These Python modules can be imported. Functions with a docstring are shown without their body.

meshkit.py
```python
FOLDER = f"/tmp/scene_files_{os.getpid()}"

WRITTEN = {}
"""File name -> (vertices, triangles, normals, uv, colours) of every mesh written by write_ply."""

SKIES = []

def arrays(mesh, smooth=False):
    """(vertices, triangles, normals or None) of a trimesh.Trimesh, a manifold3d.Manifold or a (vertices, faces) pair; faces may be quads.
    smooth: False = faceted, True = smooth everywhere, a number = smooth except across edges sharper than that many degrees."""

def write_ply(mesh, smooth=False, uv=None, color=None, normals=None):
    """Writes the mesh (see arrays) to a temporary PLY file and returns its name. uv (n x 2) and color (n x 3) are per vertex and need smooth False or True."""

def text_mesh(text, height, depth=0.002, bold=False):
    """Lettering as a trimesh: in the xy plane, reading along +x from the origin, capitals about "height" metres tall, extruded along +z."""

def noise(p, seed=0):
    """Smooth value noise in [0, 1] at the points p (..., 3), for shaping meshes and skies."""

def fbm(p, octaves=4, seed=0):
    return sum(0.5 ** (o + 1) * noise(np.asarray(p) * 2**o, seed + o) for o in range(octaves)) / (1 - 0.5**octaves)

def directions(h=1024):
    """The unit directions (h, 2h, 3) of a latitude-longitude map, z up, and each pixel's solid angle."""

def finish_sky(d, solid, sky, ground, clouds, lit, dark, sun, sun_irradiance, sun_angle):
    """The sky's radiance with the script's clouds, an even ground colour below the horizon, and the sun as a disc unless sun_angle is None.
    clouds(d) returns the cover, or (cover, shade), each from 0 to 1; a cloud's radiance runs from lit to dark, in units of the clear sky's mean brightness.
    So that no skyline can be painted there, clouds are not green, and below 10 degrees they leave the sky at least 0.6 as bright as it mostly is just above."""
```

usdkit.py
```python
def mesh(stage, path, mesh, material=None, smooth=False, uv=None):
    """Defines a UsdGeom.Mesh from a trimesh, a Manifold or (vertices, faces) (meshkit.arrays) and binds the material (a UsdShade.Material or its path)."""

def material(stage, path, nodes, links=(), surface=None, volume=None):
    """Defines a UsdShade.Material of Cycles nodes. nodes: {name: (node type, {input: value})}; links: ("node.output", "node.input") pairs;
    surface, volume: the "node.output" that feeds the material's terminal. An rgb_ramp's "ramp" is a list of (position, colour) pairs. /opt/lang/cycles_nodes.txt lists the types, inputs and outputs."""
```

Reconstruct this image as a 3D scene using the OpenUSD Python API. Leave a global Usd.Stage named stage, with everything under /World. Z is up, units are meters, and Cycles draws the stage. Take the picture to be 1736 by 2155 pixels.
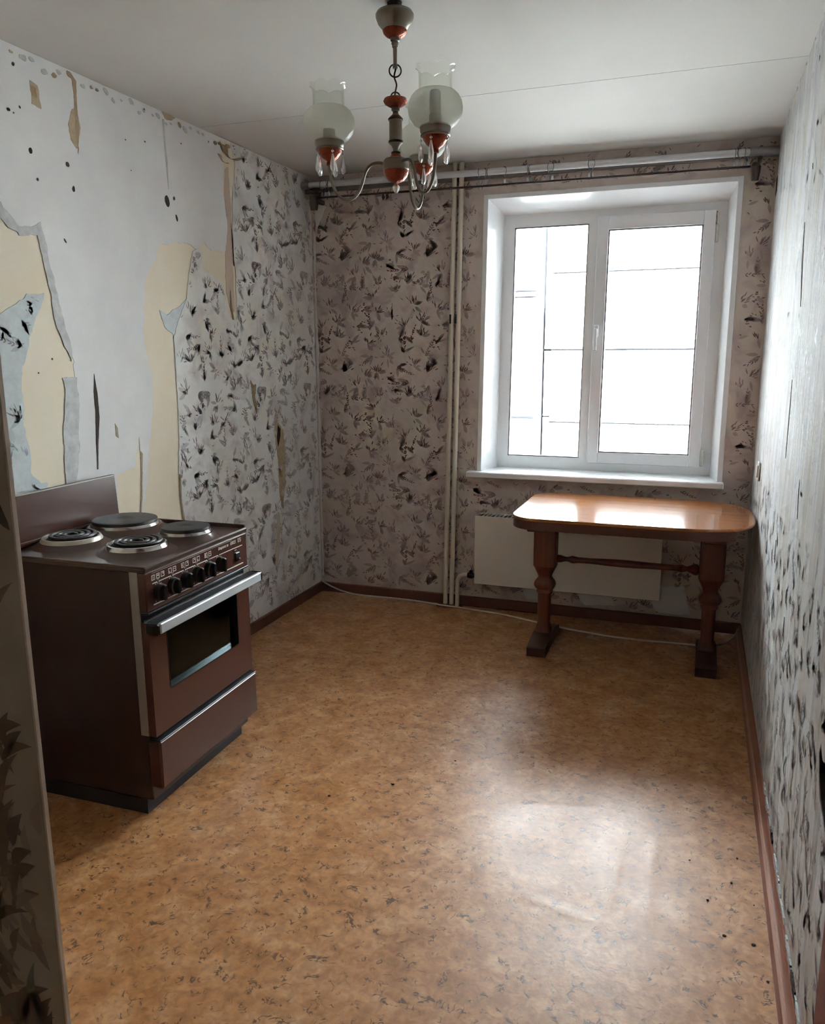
import math, random
import numpy as np
import trimesh
import manifold3d as m3
from shapely.geometry import Polygon, Point, box as sbox
from shapely import affinity
from shapely.ops import unary_union
import usdkit, meshkit
from pxr import Usd, UsdGeom, UsdLux, UsdShade, Gf, Sdf, Vt

stage = Usd.Stage.CreateInMemory()
UsdGeom.SetStageUpAxis(stage, "Z")
UsdGeom.SetStageMetersPerUnit(stage, 1.0)
UsdGeom.Xform.Define(stage, "/World")
UsdGeom.Scope.Define(stage, "/World/Looks")

# ------------------------------------------------------------------ camera, sky, exposure
W, H, NEAR = 2.4974, 2.5, -3.2            # room width, height, and the doorway's depth
YAW, PITCH, ROLL = 0.3464, 0.1984, -0.0052
EYE = (2.211, -4.392, 1.4906)
FOCAL_PX, FRAME_W = 1658.8, 1736.0
EXPOSURE = 3.82
SKY = 1.0

cam = UsdGeom.Camera.Define(stage, "/World/camera")
cy_, sy_, cp_, sp_ = math.cos(YAW), math.sin(YAW), math.cos(PITCH), math.sin(PITCH)
fw = np.array([-sy_ * cp_, cy_ * cp_, -sp_]); rt = np.array([cy_, sy_, 0.0]); up = np.cross(rt, fw)
r2 = math.cos(ROLL) * rt + math.sin(ROLL) * up; u2 = -math.sin(ROLL) * rt + math.cos(ROLL) * up
cam.AddTransformOp().Set(Gf.Matrix4d(*r2, 0, *u2, 0, *(-fw), 0, *EYE, 1))
cam.CreateHorizontalApertureAttr(36.0)
cam.CreateFocalLengthAttr(36.0 * FOCAL_PX / FRAME_W)
cam.CreateExposureAttr(EXPOSURE)
cam.CreateClippingRangeAttr(Gf.Vec2f(0.05, 500.0))

def mat(name, nodes, links=(), surface="p.BSDF"):
    usdkit.material(stage, "/World/Looks/" + name, nodes, links, surface=surface)
    return "/World/Looks/" + name

dome = UsdLux.DomeLight.Define(stage, "/World/sky")
dome.CreateIntensityAttr(1.0)
dome.CreateColorAttr(Gf.Vec3f(0.93 * SKY, 0.98 * SKY, 1.04 * SKY))      # even, bright overcast

# ------------------------------------------------------------------ helpers
names = {}
def numbered(parent, name):
    k = (parent, name); n = names.get(k, 0); names[k] = n + 1
    return name if n == 0 else f"{name}_{n:03d}"

def meta(prim, label=None, cat=None, group=None, kind=None):
    for k, v in (("label", label), ("category", cat), ("group", group), ("kind", kind)):
        if v: prim.SetCustomDataByKey(k, v)
    return prim

def thing(name, label, cat, loc=(0, 0, 0), rz=0, group=None, kind=None):
    path = "/World/" + numbered("/World", name)
    x = UsdGeom.Xform.Define(stage, path)
    x.AddTranslateOp().Set(Gf.Vec3d(*loc))
    if rz: x.AddRotateZOp().Set(rz)
    meta(x.GetPrim(), label, cat, group, kind)
    return path

def obj(name, mesh, material, parent="/World", smooth=30, label=None, cat=None, group=None, kind=None, colors=None):
    path = parent + "/" + numbered(parent, name)
    m = usdkit.mesh(stage, path, mesh, material, smooth=smooth)
    if colors is not None:
        UsdGeom.PrimvarsAPI(m).CreatePrimvar("tint", Sdf.ValueTypeNames.Color3fArray, "vertex").Set(Vt.Vec3fArray.FromNumpy(np.asarray(colors, np.float32)))
    meta(m.GetPrim(), label, cat, group, kind)
    return path

def copy_of(src, name, label, cat, loc, rz=0, group=None):
    path = "/World/" + numbered("/World", name)
    x = UsdGeom.Xform.Define(stage, path)
    x.GetPrim().GetReferences().AddInternalReference(src)
    x.ClearXformOpOrder()
    x.AddTranslateOp().Set(Gf.Vec3d(*loc)); x.AddRotateZOp().Set(rz)
    x.GetPrim().SetInstanceable(True)
    meta(x.GetPrim(), label, cat, group)
    return path

cat_ = trimesh.util.concatenate
def man(m): return m3.Manifold(m3.Mesh(np.asarray(m.vertices, np.float32), np.asarray(m.faces, np.uint32)))
def tri(m):
    q = m.to_mesh(); return trimesh.Trimesh(q.vert_properties[:, :3], q.tri_verts, process=True)

def bx(x0, x1, y0, y1, z0, z1, c=0.0):
    """A box, its edges chamfered by c."""
    if c <= 0:
        return trimesh.creation.box(bounds=[[x0, y0, z0], [x1, y1, z1]])
    p = []
    for X, sx in ((x0, 1), (x1, -1)):
        for Y, sy in ((y0, 1), (y1, -1)):
            for Z, sz in ((z0, 1), (z1, -1)):
                p += [(X, Y + sy * c, Z + sz * c), (X + sx * c, Y, Z + sz * c), (X + sx * c, Y + sy * c, Z)]
    return tri(m3.Manifold.hull_points(np.array(p, np.float32)))

def lathe(prof, n=32, axis=None):
    m = trimesh.creation.revolve(np.array(prof, float), sections=n)
    if axis is not None: m.apply_translation(axis)
    return m

def tube(pts, r, n=10, closed=False):
    pts = np.asarray(pts, float); k = len(pts)
    rr = np.broadcast_to(np.asarray(r, float), (k,))
    t = (np.roll(pts, -1, 0) - np.roll(pts, 1, 0)) if closed else np.gradient(pts, axis=0)
    t /= np.linalg.norm(t, axis=1, keepdims=True)
    a = np.array([0, 0, 1.0]) if abs(t[0][2]) < .9 else np.array([1.0, 0, 0])
    V = []; nrm = np.cross(t[0], a); nrm /= np.linalg.norm(nrm)
    for i in range(k):
        nrm = nrm - t[i] * (nrm @ t[i]); nrm /= np.linalg.norm(nrm); b = np.cross(t[i], nrm)
        ang = np.linspace(0, 2 * np.pi, n, endpoint=False)
        V.append(pts[i] + rr[i] * (np.cos(ang)[:, None] * nrm + np.sin(ang)[:, None] * b))
    V = np.vstack(V); F = []
    for i in range(k if closed else k - 1):
        j = (i + 1) % k
        for q in range(n):
            q2 = (q + 1) % n
            F += [(i * n + q, i * n + q2, j * n + q2), (i * n + q, j * n + q2, j * n + q)]
    if not closed:
        V = np.vstack([V, pts[0], pts[-1]]); c0, c1 = len(V) - 2, len(V) - 1
        for q in range(n):
            q2 = (q + 1) % n
            F += [(c0, q2, q), (c1, (k - 1) * n + q, (k - 1) * n + q2)]
    return trimesh.Trimesh(V, F, process=False)

def spline(pts, n=40):
    from scipy.interpolate import CubicSpline
    pts = np.asarray(pts, float); d = np.r_[0, np.cumsum(np.linalg.norm(np.diff(pts, axis=0), axis=1))]
    return CubicSpline(d, pts)(np.linspace(0, d[-1], n))

def extr(poly, h):
    gs = [g for g in getattr(poly, "geoms", [poly]) if g.geom_type == "Polygon" and g.area > 1e-7]
    return cat_([trimesh.creation.extrude_polygon(g, h, engine="earcut") for g in gs])

def onto(m, o, u, v, w):
    """Maps a mesh from (u, v, w) axes to the world."""
    V = np.asarray(m.vertices) @ np.array([u, v, w], float) + np.asarray(o, float)
    f = np.asarray(m.faces)
    if np.linalg.det(np.array([u, v, w], float)) < 0: f = f[:, ::-1]
    return trimesh.Trimesh(V, f, process=False)

def ragged(poly, amp, step=0.012, seed=0, freq=38.0):
    """A polygon with a torn edge."""
    def ring(c):
        p = np.array(Polygon(c).segmentize(step).exterior.coords)[:-1]
        a = meshkit.fbm(np.c_[p * freq, np.full(len(p), seed)], 3, seed) - 0.5
        b = meshkit.fbm(np.c_[p * freq + 77, np.full(len(p), seed)], 3, seed + 9) - 0.5
        return p + amp * 2 * np.c_[a, b]
    gs = []
    for g in getattr(poly, "geoms", [poly]):
        gs.append(Polygon(ring(g.exterior.coords), [ring(i.coords) for i in g.interiors]).buffer(0))
    return unary_union(gs)

# ------------------------------------------------------------------ materials
def plain(name, col, rough=0.5, metal=0.0, spec=0.5, bump=None, coat=0.0, vary=None):
    n = {"p": ("principled_bsdf", {"base_color": col, "roughness": rough, "metallic": metal, "specular_ior_level": spec, "coat_weight": coat, "coat_roughness": 0.08})}
    l = []
    if bump:
        n["g"] = ("geometry", {}); n["n"] = ("noise_texture", {"scale": bump[0], "detail": 3.0})
        n["b"] = ("bump", {"strength": bump[1], "distance": bump[2]})
        l += [("g.position", "n.vector"), ("n.fac", "b.height"), ("b.normal", "p.normal")]
    if vary:
        n["g"] = ("geometry", {}); n["v"] = ("noise_texture", {"scale": vary[0], "detail": 4.0, "roughness": 0.6})
        n["r"] = ("rgb_ramp", {"ramp": [(0.3, col), (0.7, vary[1])]})
        l += [("g.position", "v.vector"), ("v.fac", "r.fac"), ("r.color", "p.base_color")]
    return mat(name, n, l)

def wallpaper(name, base, mauve, cream, rough=0.55, stretch=(1, 1, 1), spec=0.35):
    n = {"g": ("geometry", {}), "m": ("mapping", {"scale": stretch}),
         "n1": ("noise_texture", {"scale": 7.0, "detail": 3.0, "roughness": 0.55, "distortion": 0.6}),
         "n2": ("noise_texture", {"scale": 3.1, "detail": 2.0, "distortion": 0.4}),
         "o": ("mapping", {"location": (5.3, 2.7, 9.1)}),
         "r1": ("rgb_ramp", {"ramp": [(0.50, (0, 0, 0)), (0.66, (1, 1, 1))]}),
         "r2": ("rgb_ramp", {"ramp": [(0.42, (0, 0, 0)), (0.70, (1, 1, 1))]}),
         "c1": ("mix_color", {"a": base, "b": cream}), "c2": ("mix_color", {"b": mauve}),
         "s": ("math", {"math_type": "multiply", "value2": 0.75}),
         "n3": ("noise_texture", {"scale": 16.0, "detail": 4.0}),
         "b": ("bump", {"strength": 0.25, "distance": 0.012}),
         "p": ("principled_bsdf", {"roughness": rough, "specular_ior_level": spec})}
    l = [("g.position", "m.vector"), ("m.vector", "n1.vector"), ("m.vector", "o.vector"), ("o.vector", "n2.vector"),
         ("n1.fac", "r1.fac"), ("n2.fac", "r2.fac"), ("r2.color", "c1.fac"), ("c1.result", "c2.a"), ("r1.color", "s.value1"), ("s.value", "c2.fac"),
         ("c2.result", "p.base_color"), ("m.vector", "n3.vector"), ("n3.fac", "b.height"), ("b.normal", "p.normal")]
    return mat(name, n, l)

M = {}
M["paper_back"] = wallpaper("wallpaper_back", (0.68, 0.59, 0.555), (0.49, 0.385, 0.385), (0.66, 0.585, 0.49))
M["paper_left"] = wallpaper("wallpaper_left", (0.79, 0.79, 0.79), (0.60, 0.545, 0.54), (0.76, 0.73, 0.65))
M["paper_right"] = wallpaper("wallpaper_right", (0.64, 0.645, 0.66), (0.42, 0.395, 0.395), (0.53, 0.50, 0.43), rough=0.7, stretch=(1, 2.2, 0.35), spec=0.15)
M["paper_scrap"] = plain("wallpaper_scrap", (0.60, 0.65, 0.66), 0.6, vary=(30.0, (0.50, 0.54, 0.55)))
M["plaster"] = plain("cream_plaster", (0.82, 0.71, 0.52), 0.7, vary=(5.0, (0.84, 0.77, 0.64)))
M["backing"] = plain("grey_backing_paper", (0.72, 0.71, 0.71), 0.65, vary=(4.0, (0.80, 0.80, 0.78)))
M["flap"] = plain("grey_paper_strip", (0.42, 0.43, 0.43), 0.65, vary=(24.0, (0.64, 0.64, 0.63)))
M["curl"] = plain("brown_torn_paper", (0.30, 0.20, 0.11), 0.7, vary=(40.0, (0.42, 0.31, 0.19)))
M["tan"] = plain("tan_torn_paper", (0.50, 0.40, 0.26), 0.7, vary=(40.0, (0.40, 0.30, 0.18)))
M["hole"] = plain("dark_hole", (0.05, 0.036, 0.027), 0.9)
M["leaf"] = mat("printed_leaf", {"a": ("attribute", {"attribute": "tint"}), "p": ("principled_bsdf", {"roughness": 0.55, "specular_ior_level": 0.35})}, [("a.color", "p.base_color")])
M["ceiling"] = plain("ceiling_whitewash", (0.68, 0.67, 0.64), 0.8, vary=(1.3, (0.63, 0.62, 0.59)))
M["seam"] = plain("ceiling_seam", (0.34, 0.33, 0.30), 0.9)
M["hall"] = plain("hall_plaster", (0.72, 0.68, 0.62), 0.7)
M["paper_hall"] = plain("wallpaper_hall", (0.58, 0.49, 0.40), 0.55, vary=(5.0, (0.44, 0.35, 0.27)))
M["pvc"] = plain("white_pvc", (0.90, 0.92, 0.94), 0.28)
M["pvc_sash"] = plain("white_pvc_sash", (0.88, 0.90, 0.93), 0.3)
M["gasket"] = plain("dark_gasket", (0.05, 0.05, 0.055), 0.5)
M["cream_hinge"] = plain("hinge_cream", (0.72, 0.72, 0.64), 0.35)
M["pipe"] = plain("pipe_cream_paint", (0.74, 0.67, 0.57), 0.35)
M["radiator"] = plain("radiator_enamel", (0.84, 0.80, 0.71), 0.35)
M["radiator_dark"] = plain("radiator_inside", (0.03, 0.025, 0.02), 0.8)
M["valve"] = plain("valve_dark_iron", (0.05, 0.045, 0.045), 0.5, 0.6)
M["rail_white"] = plain("curtain_rail_white", (0.66, 0.66, 0.68), 0.28)
M["rail_dark"] = plain("curtain_bar_brown", (0.055, 0.035, 0.03), 0.45)
M["clip"] = plain("clip_grey", (0.26, 0.25, 0.26), 0.35, 0.7)
M["baseboard"] = plain("baseboard_brown", (0.16, 0.062, 0.035), 0.4, vary=(9.0, (0.11, 0.045, 0.028)))
M["baseboard_r"] = plain("baseboard_plastic", (0.27, 0.105, 0.07), 0.30)
M["baseboard_r2"] = plain("baseboard_strip", (0.50, 0.27, 0.20), 0.26)
M["redpaint"] = plain("door_frame_red_brown", (0.17, 0.036, 0.020), 0.6)
M["cable"] = plain("cable_white", (0.62, 0.56, 0.50), 0.5)
M["switch"] = plain("switch_plastic", (0.70, 0.70, 0.68), 0.35)
M["crumb"] = plain("debris_dark", (0.03, 0.022, 0.02), 0.8)
M["facade"] = plain("facade_panel", (0.62, 0.62, 0.61), 0.8, vary=(0.8, (0.56, 0.57, 0.57)))
M["joint"] = plain("facade_joint", (0.06, 0.06, 0.065), 0.9)
M["ground"] = plain("pale_ground", (0.42, 0.42, 0.41), 0.9)
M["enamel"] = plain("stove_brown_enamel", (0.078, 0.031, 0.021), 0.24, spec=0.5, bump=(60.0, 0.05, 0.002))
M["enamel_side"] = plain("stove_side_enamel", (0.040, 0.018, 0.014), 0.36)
M["cooktop"] = plain("cooktop_enamel", (0.085, 0.050, 0.040), 0.22, spec=0.6)
M["cast"] = plain("cast_iron_plate", (0.028, 0.027, 0.028), 0.42)
M["chrome"] = plain("chrome", (0.62, 0.61, 0.60), 0.16, 1.0)
M["ring_white"] = plain("worn_chrome_ring", (0.62, 0.58, 0.50), 0.35, 0.35)
M["alu"] = plain("aluminium", (0.62, 0.67, 0.70), 0.48, 0.75)
M["trim"] = plain("grey_metal_trim", (0.36, 0.34, 0.31), 0.42, 0.7)
M["black"] = plain("black_plastic", (0.010, 0.009, 0.009), 0.25)
M["toe"] = plain("toe_kick_black", (0.012, 0.013, 0.018), 0.5)
M["print"] = plain("white_print", (0.62, 0.56, 0.52), 0.5)
M["oven_in"] = plain("oven_inside", (0.16, 0.17, 0.165), 0.4)
M["rack"] = plain("oven_rack", (0.45, 0.42, 0.38), 0.35, 0.8)
M["nickel"] = plain("satin_nickel", (0.25, 0.23, 0.19), 0.32, 1.0)
M["column"] = plain("taupe_column", (0.22, 0.19, 0.155), 0.38, 0.3)
M["bronze"] = plain("dark_bronze", (0.09, 0.055, 0.045), 0.38, 0.7)
M["hook"] = plain("hook_black", (0.012, 0.011, 0.01), 0.6)
M["bulb"] = plain("bulb_grey", (0.42, 0.42, 0.40), 0.4)
M["socket"] = plain("lamp_socket", (0.14, 0.14, 0.13), 0.5)
M["copper"] = mat("hammered_copper", {"g": ("geometry", {}), "v": ("voronoi_texture", {"scale": 170.0}), "b": ("bump", {"strength": 0.6, "distance": 0.002}),
    "p": ("principled_bsdf", {"base_color": (0.27, 0.063, 0.033), "metallic": 0.9, "roughness": 0.36})},
    [("g.position", "v.vector"), ("v.distance", "b.height"), ("b.normal", "p.normal")])
M["pane"] = mat("window_glass", {"f": ("fresnel", {"IOR": 1.45}), "t": ("transparent_bsdf", {"color": (0.97, 0.99, 0.98)}), "g": ("glossy_bsdf", {"color": (1, 1, 1), "roughness": 0.0}), "x": ("mix_closure", {})},
    [("f.fac", "x.fac"), ("t.BSDF", "x.closure1"), ("g.BSDF", "x.closure2")], "x.closure")
M["oven_glass"] = mat("oven_dark_glass", {"f": ("fresnel", {"IOR": 1.75}), "t": ("transparent_bsdf", {"color": (0.34, 0.38, 0.37)}), "g": ("glossy_bsdf", {"color": (0.65, 0.85, 0.90), "roughness": 0.08}), "x": ("mix_closure", {})},
    [("f.fac", "x.fac"), ("t.BSDF", "x.closure1"), ("g.BSDF", "x.closure2")], "x.closure")
M["clear"] = mat("clear_lamp_glass", {"lw": ("layer_weight", {"blend": 0.14}), "f": ("math", {"math_type": "multiply", "value2": 0.30}), "t": ("transparent_bsdf", {"color": (0.96, 0.97, 0.95)}), "g": ("glossy_bsdf", {"color": (0.9, 0.9, 0.88), "roughness": 0.08}), "x": ("mix_closure", {})},
    [("lw.fresnel", "f.value1"), ("f.value", "x.fac"), ("t.BSDF", "x.closure1"), ("g.BSDF", "x.closure2")], "x.closure")
M["frost"] = mat("frosted_lamp_glass", {
    "g": ("geometry", {}), "w1": ("wave_texture", {"scale": 42.0, "bands_direction": "diagonal", "detail": 0.0}),
    "mp": ("mapping", {"scale": (-1.0, -1.0, 1.0)}), "w2": ("wave_texture", {"scale": 42.0, "bands_direction": "diagonal", "detail": 0.0}),
    "a": ("math", {"math_type": "multiply"}), "b": ("bump", {"strength": 0.18, "distance": 0.002}),
    "t": ("transparent_bsdf", {"color": (0.80, 0.80, 0.75)}), "d": ("translucent_bsdf", {"color": (0.76, 0.76, 0.69)}), "df": ("diffuse_bsdf", {"color": (0.60, 0.60, 0.54)}),
    "gl": ("glossy_bsdf", {"color": (0.9, 0.9, 0.9), "roughness": 0.25}),
    "x1": ("mix_closure", {"fac": 0.45}), "x2": ("mix_closure", {"fac": 0.50}), "x3": ("mix_closure", {"fac": 0.05})},
    [("g.position", "w1.vector"), ("g.position", "mp.vector"), ("mp.vector", "w2.vector"), ("w1.fac", "a.value1"), ("w2.fac", "a.value2"), ("a.value", "b.height"),
     ("b.normal", "d.normal"), ("b.normal", "df.normal"), ("b.normal", "gl.normal"), ("d.BSDF", "x1.closure1"), ("df.BSDF", "x1.closure2"),
     ("t.BSDF", "x2.closure1"), ("x1.closure", "x2.closure2"), ("x2.closure", "x3.closure1"), ("gl.BSDF", "x3.closure2")], "x3.closure")
M["crystal"] = mat("cut_crystal", {"p": ("principled_bsdf", {"base_color": (0.97, 0.98, 0.98), "roughness": 0.05, "transmission_weight": 0.72, "ior": 1.52})})

def wood(name, a, b, rough, axis, coat):
    sc = {"x": (1.2, 14, 14), "y": (14, 1.2, 14), "z": (14, 14, 1.2)}[axis]
    return mat(name, {"t": ("texture_coordinate", {}), "m": ("mapping", {"scale": sc}), "n": ("noise_texture", {"scale": 3.0, "detail": 5.0, "distortion": 0.8}),
        "r": ("rgb_ramp", {"ramp": [(0.3, a), (0.5, tuple((x + y) / 2 for x, y in zip(a, b))), (0.68, b)]}),
        "p": ("principled_bsdf", {"roughness": rough, "coat_weight": coat, "coat_roughness": 0.06})},
        [("t.object", "m.vector"), ("m.vector", "n.vector"), ("n.fac", "r.fac"), ("r.color", "p.base_color")])
M["wood_top"] = wood("varnished_top_wood", (0.44, 0.175, 0.052), (0.30, 0.105, 0.030), 0.16, "x", 0.7)
M["wood_post"] = wood("red_brown_post_wood", (0.155, 0.038, 0.016), (0.095, 0.023, 0.011), 0.33, "z", 0.3)
M["wood_foot"] = wood("dark_foot_wood", (0.075, 0.030, 0.020), (0.05, 0.02, 0.015), 0.4, "y", 0.2)
M["wood_apron"] = wood("dark_apron_wood", (0.10, 0.028, 0.015), (0.07, 0.02, 0.012), 0.3, "x", 0.3)

M["floor"] = mat("cork_pattern_linoleum", {
    "g": ("geometry", {}), "m": ("mapping", {"scale": (1, 1, 0)}),
    "n1": ("noise_texture", {"scale": 9.0, "detail": 6.0, "roughness": 0.62, "distortion": 0.5}),
    "r1": ("rgb_ramp", {"ramp": [(0.33, (0.43, 0.190, 0.066)), (0.5, (0.56, 0.272, 0.112)), (0.66, (0.66, 0.372, 0.185))]}),
    "n0": ("noise_texture", {"scale": 38.0, "detail": 3.0, "distortion": 0.8}),
    "r0": ("rgb_ramp", {"ramp": [(0.36, (0.74, 0.71, 0.68)), (0.62, (1.0, 1.0, 1.0))]}), "m0": ("mix_color", {"blend_type": "multiply", "fac": 1.0}),
    "n2": ("noise_texture", {"scale": 24.0, "detail": 2.0, "distortion": 1.6}),
    "s2": ("math", {"math_type": "subtract", "value2": 0.5}), "a2": ("math", {"math_type": "absolute"}),
    "l2": ("map_range", {"from_min": 0.016, "from_max": 0.044, "to_min": 1.0, "to_max": 0.0, "clamp": True}),
    "o": ("mapping", {"location": (3.1, 8.2, 0)}), "n3": ("noise_texture", {"scale": 30.0, "detail": 1.0}),
    "l3": ("map_range", {"from_min": 0.53, "from_max": 0.62, "to_min": 0.0, "to_max": 0.9, "clamp": True}),
    "k": ("math", {"math_type": "multiply"}), "mx": ("mix_color", {"b": (0.12, 0.060, 0.034)}),
    "nb": ("noise_texture", {"scale": 55.0, "detail": 2.0}), "b": ("bump", {"strength": 0.12, "distance": 0.004}),
    "nr": ("noise_texture", {"scale": 2.2, "detail": 4.0}), "rr": ("map_range", {"from_min": 0.3, "from_max": 0.7, "to_min": 0.33, "to_max": 0.46}),
    "p": ("principled_bsdf", {"specular_ior_level": 0.46})},
    [("g.position", "m.vector"), ("m.vector", "n1.vector"), ("m.vector", "n2.vector"), ("m.vector", "n0.vector"), ("m.vector", "o.vector"), ("o.vector", "n3.vector"), ("m.vector", "nb.vector"), ("m.vector", "nr.vector"),
     ("n1.fac", "r1.fac"), ("n0.fac", "r0.fac"), ("r1.color", "m0.a"), ("r0.color", "m0.b"), ("m0.result", "mx.a"),
     ("n2.fac", "s2.value1"), ("s2.value", "a2.value1"), ("a2.value", "l2.value"), ("n3.fac", "l3.value"), ("l2.result", "k.value1"), ("l3.result", "k.value2"), ("k.value", "mx.fac"),
     ("mx.result", "p.base_color"), ("nb.fac", "b.height"), ("b.normal", "p.normal"), ("nr.fac", "rr.value"), ("rr.result", "p.roughness")])

# ------------------------------------------------------------------ printed leaves
def leaf_pts(x, y, a, L, w):
    c, s = math.cos(a), math.sin(a)
    q = [(0, 0), (.28 * L, .5 * w), (.66 * L, .42 * w), (L, 0), (.66 * L, -.42 * w), (.28 * L, -.5 * w)]
    return [(x + c * u - s * v, y + s * u + c * v) for u, v in q]

def twigs(rng, count, tw, th, tones, pale):
    """Leaves [(points, tone)] of one wallpaper repeat of tw x th metres."""
    out, spots, tries = [], [], 0
    while len(spots) < count and tries < 4000:
        tries += 1
        x, y = rng.uniform(0, tw), rng.uniform(0, th)
        if all(min(abs(x - u), tw - abs(x - u)) ** 2 + min(abs(y - v), th - abs(y - v)) ** 2 > 0.075 ** 2 for u, v in spots): spots.append((x, y))
    for i, (x, y) in enumerate(spots):
        a0 = rng.choice([rng.uniform(.9, 2.2), rng.uniform(-.9, .3), rng.uniform(2.6, 4.0)])
        tone = rng.choice(tones); k = rng.random()
        def add(px, py, a, L, w):
            t = tuple(c * rng.uniform(.85, 1.2) for c in tone); out.append((leaf_pts(px, py, a, L, w), t))
        soft = tuple(c * .45 + p * .55 for c, p in zip(tone, pale))
        for j in range(rng.randint(3, 5)):                              # a soft smudge of colour behind the sprig
            a = a0 + rng.uniform(-1.1, 1.1); r = rng.uniform(-.01, .02)
            out.append((leaf_pts(x + r * math.cos(a), y + r * math.sin(a), a, rng.uniform(.03, .065), rng.uniform(.012, .022)), tuple(c * rng.uniform(.92, 1.06) for c in soft)))
        if k < .38:                                                     # a sprig of paired leaves
            S = rng.uniform(.06, .12); n = int(S / .0125); bend = rng.uniform(-.7, .7); px, py, a = x, y, a0
            for j in range(n):
                t = j / n; L = .024 * (1 - .4 * t) * rng.uniform(.7, 1.2)
                for sgn in (-1, 1):
                    if rng.random() < .85: add(px, py, a + sgn * rng.uniform(.3, .8), L, rng.uniform(.0045, .007))
                st = S / n; px += st * math.cos(a); py += st * math.sin(a); a += bend / n
            add(px, py, a, .018, .005)
        elif k < .80:                                                   # a plume of slim leaves
            up_a = 1.57 + rng.uniform(-.6, .6)
            for j in range(rng.randint(11, 18)):
                a = up_a + rng.uniform(-1.15, 1.15); r = abs(rng.gauss(0, .026)); add(x + r * math.cos(a), y + r * math.sin(a), a * .8 + up_a * .2, rng.uniform(.014, .034), rng.uniform(.0038, .0065))
        else:                                                           # berries and small leaves
            for j in range(rng.randint(9, 15)):
                add(x + rng.gauss(0, .016), y + rng.gauss(0, .02), a0 + rng.uniform(-.7, .7), rng.uniform(.009, .02), rng.uniform(.004, .0075))
    return out

def print_leaves(parent, area, origin, u, v, w, off, rng, tones, count=30, keep=1.0, roll_w=0.53, rep=0.64, drop=0.0, pale=(.64, .55, .52)):
    """Prints the repeats over AREA (a polygon in wall coordinates); the print is a thin film OFF above the sheet."""
    tile = twigs(rng, count, roll_w, rep, tones, pale)
    from shapely import prepare, contains_xy
    prepare(area); x0, y0, x1, y1 = area.bounds; V, F, C = [], [], []
    for i in range(int(math.floor(x0 / roll_w)) - 1, int(math.ceil(x1 / roll_w)) + 1):
        for j in range(int(math.floor(y0 / rep)) - 1, int(math.ceil(y1 / rep)) + 1):
            dx, dy = i * roll_w, j * rep + (i % 2) * drop
            for pts, t in tile:
                if keep < 1 and rng.random() > keep: continue
                q = np.array(pts) + (dx, dy)
                if not contains_xy(area, q[:, 0], q[:, 1]).all(): continue
                n = len(V); V += [tuple(p) for p in q]; C += [t] * 6
                F += [(n, n + 1, n + 5), (n + 1, n + 2, n + 4), (n + 1, n + 4, n + 5), (n + 2, n + 3, n + 4)]
    V = np.array(V); P = np.asarray(origin) + V[:, :1] * np.array(u) + V[:, 1:2] * np.array(v) + off * np.array(w)
    F = np.array(F)
    if np.dot(np.cross(u, v), w) > 0: F = F[:, ::-1]
    if np.dot(np.cross(u, v), w) > 0: F = F[:, ::-1]
    else: F = F[:, ::-1]
    obj("leaf_print", (P, F), M["leaf"], parent, smooth=False, kind="stuff", colors=C)

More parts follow.
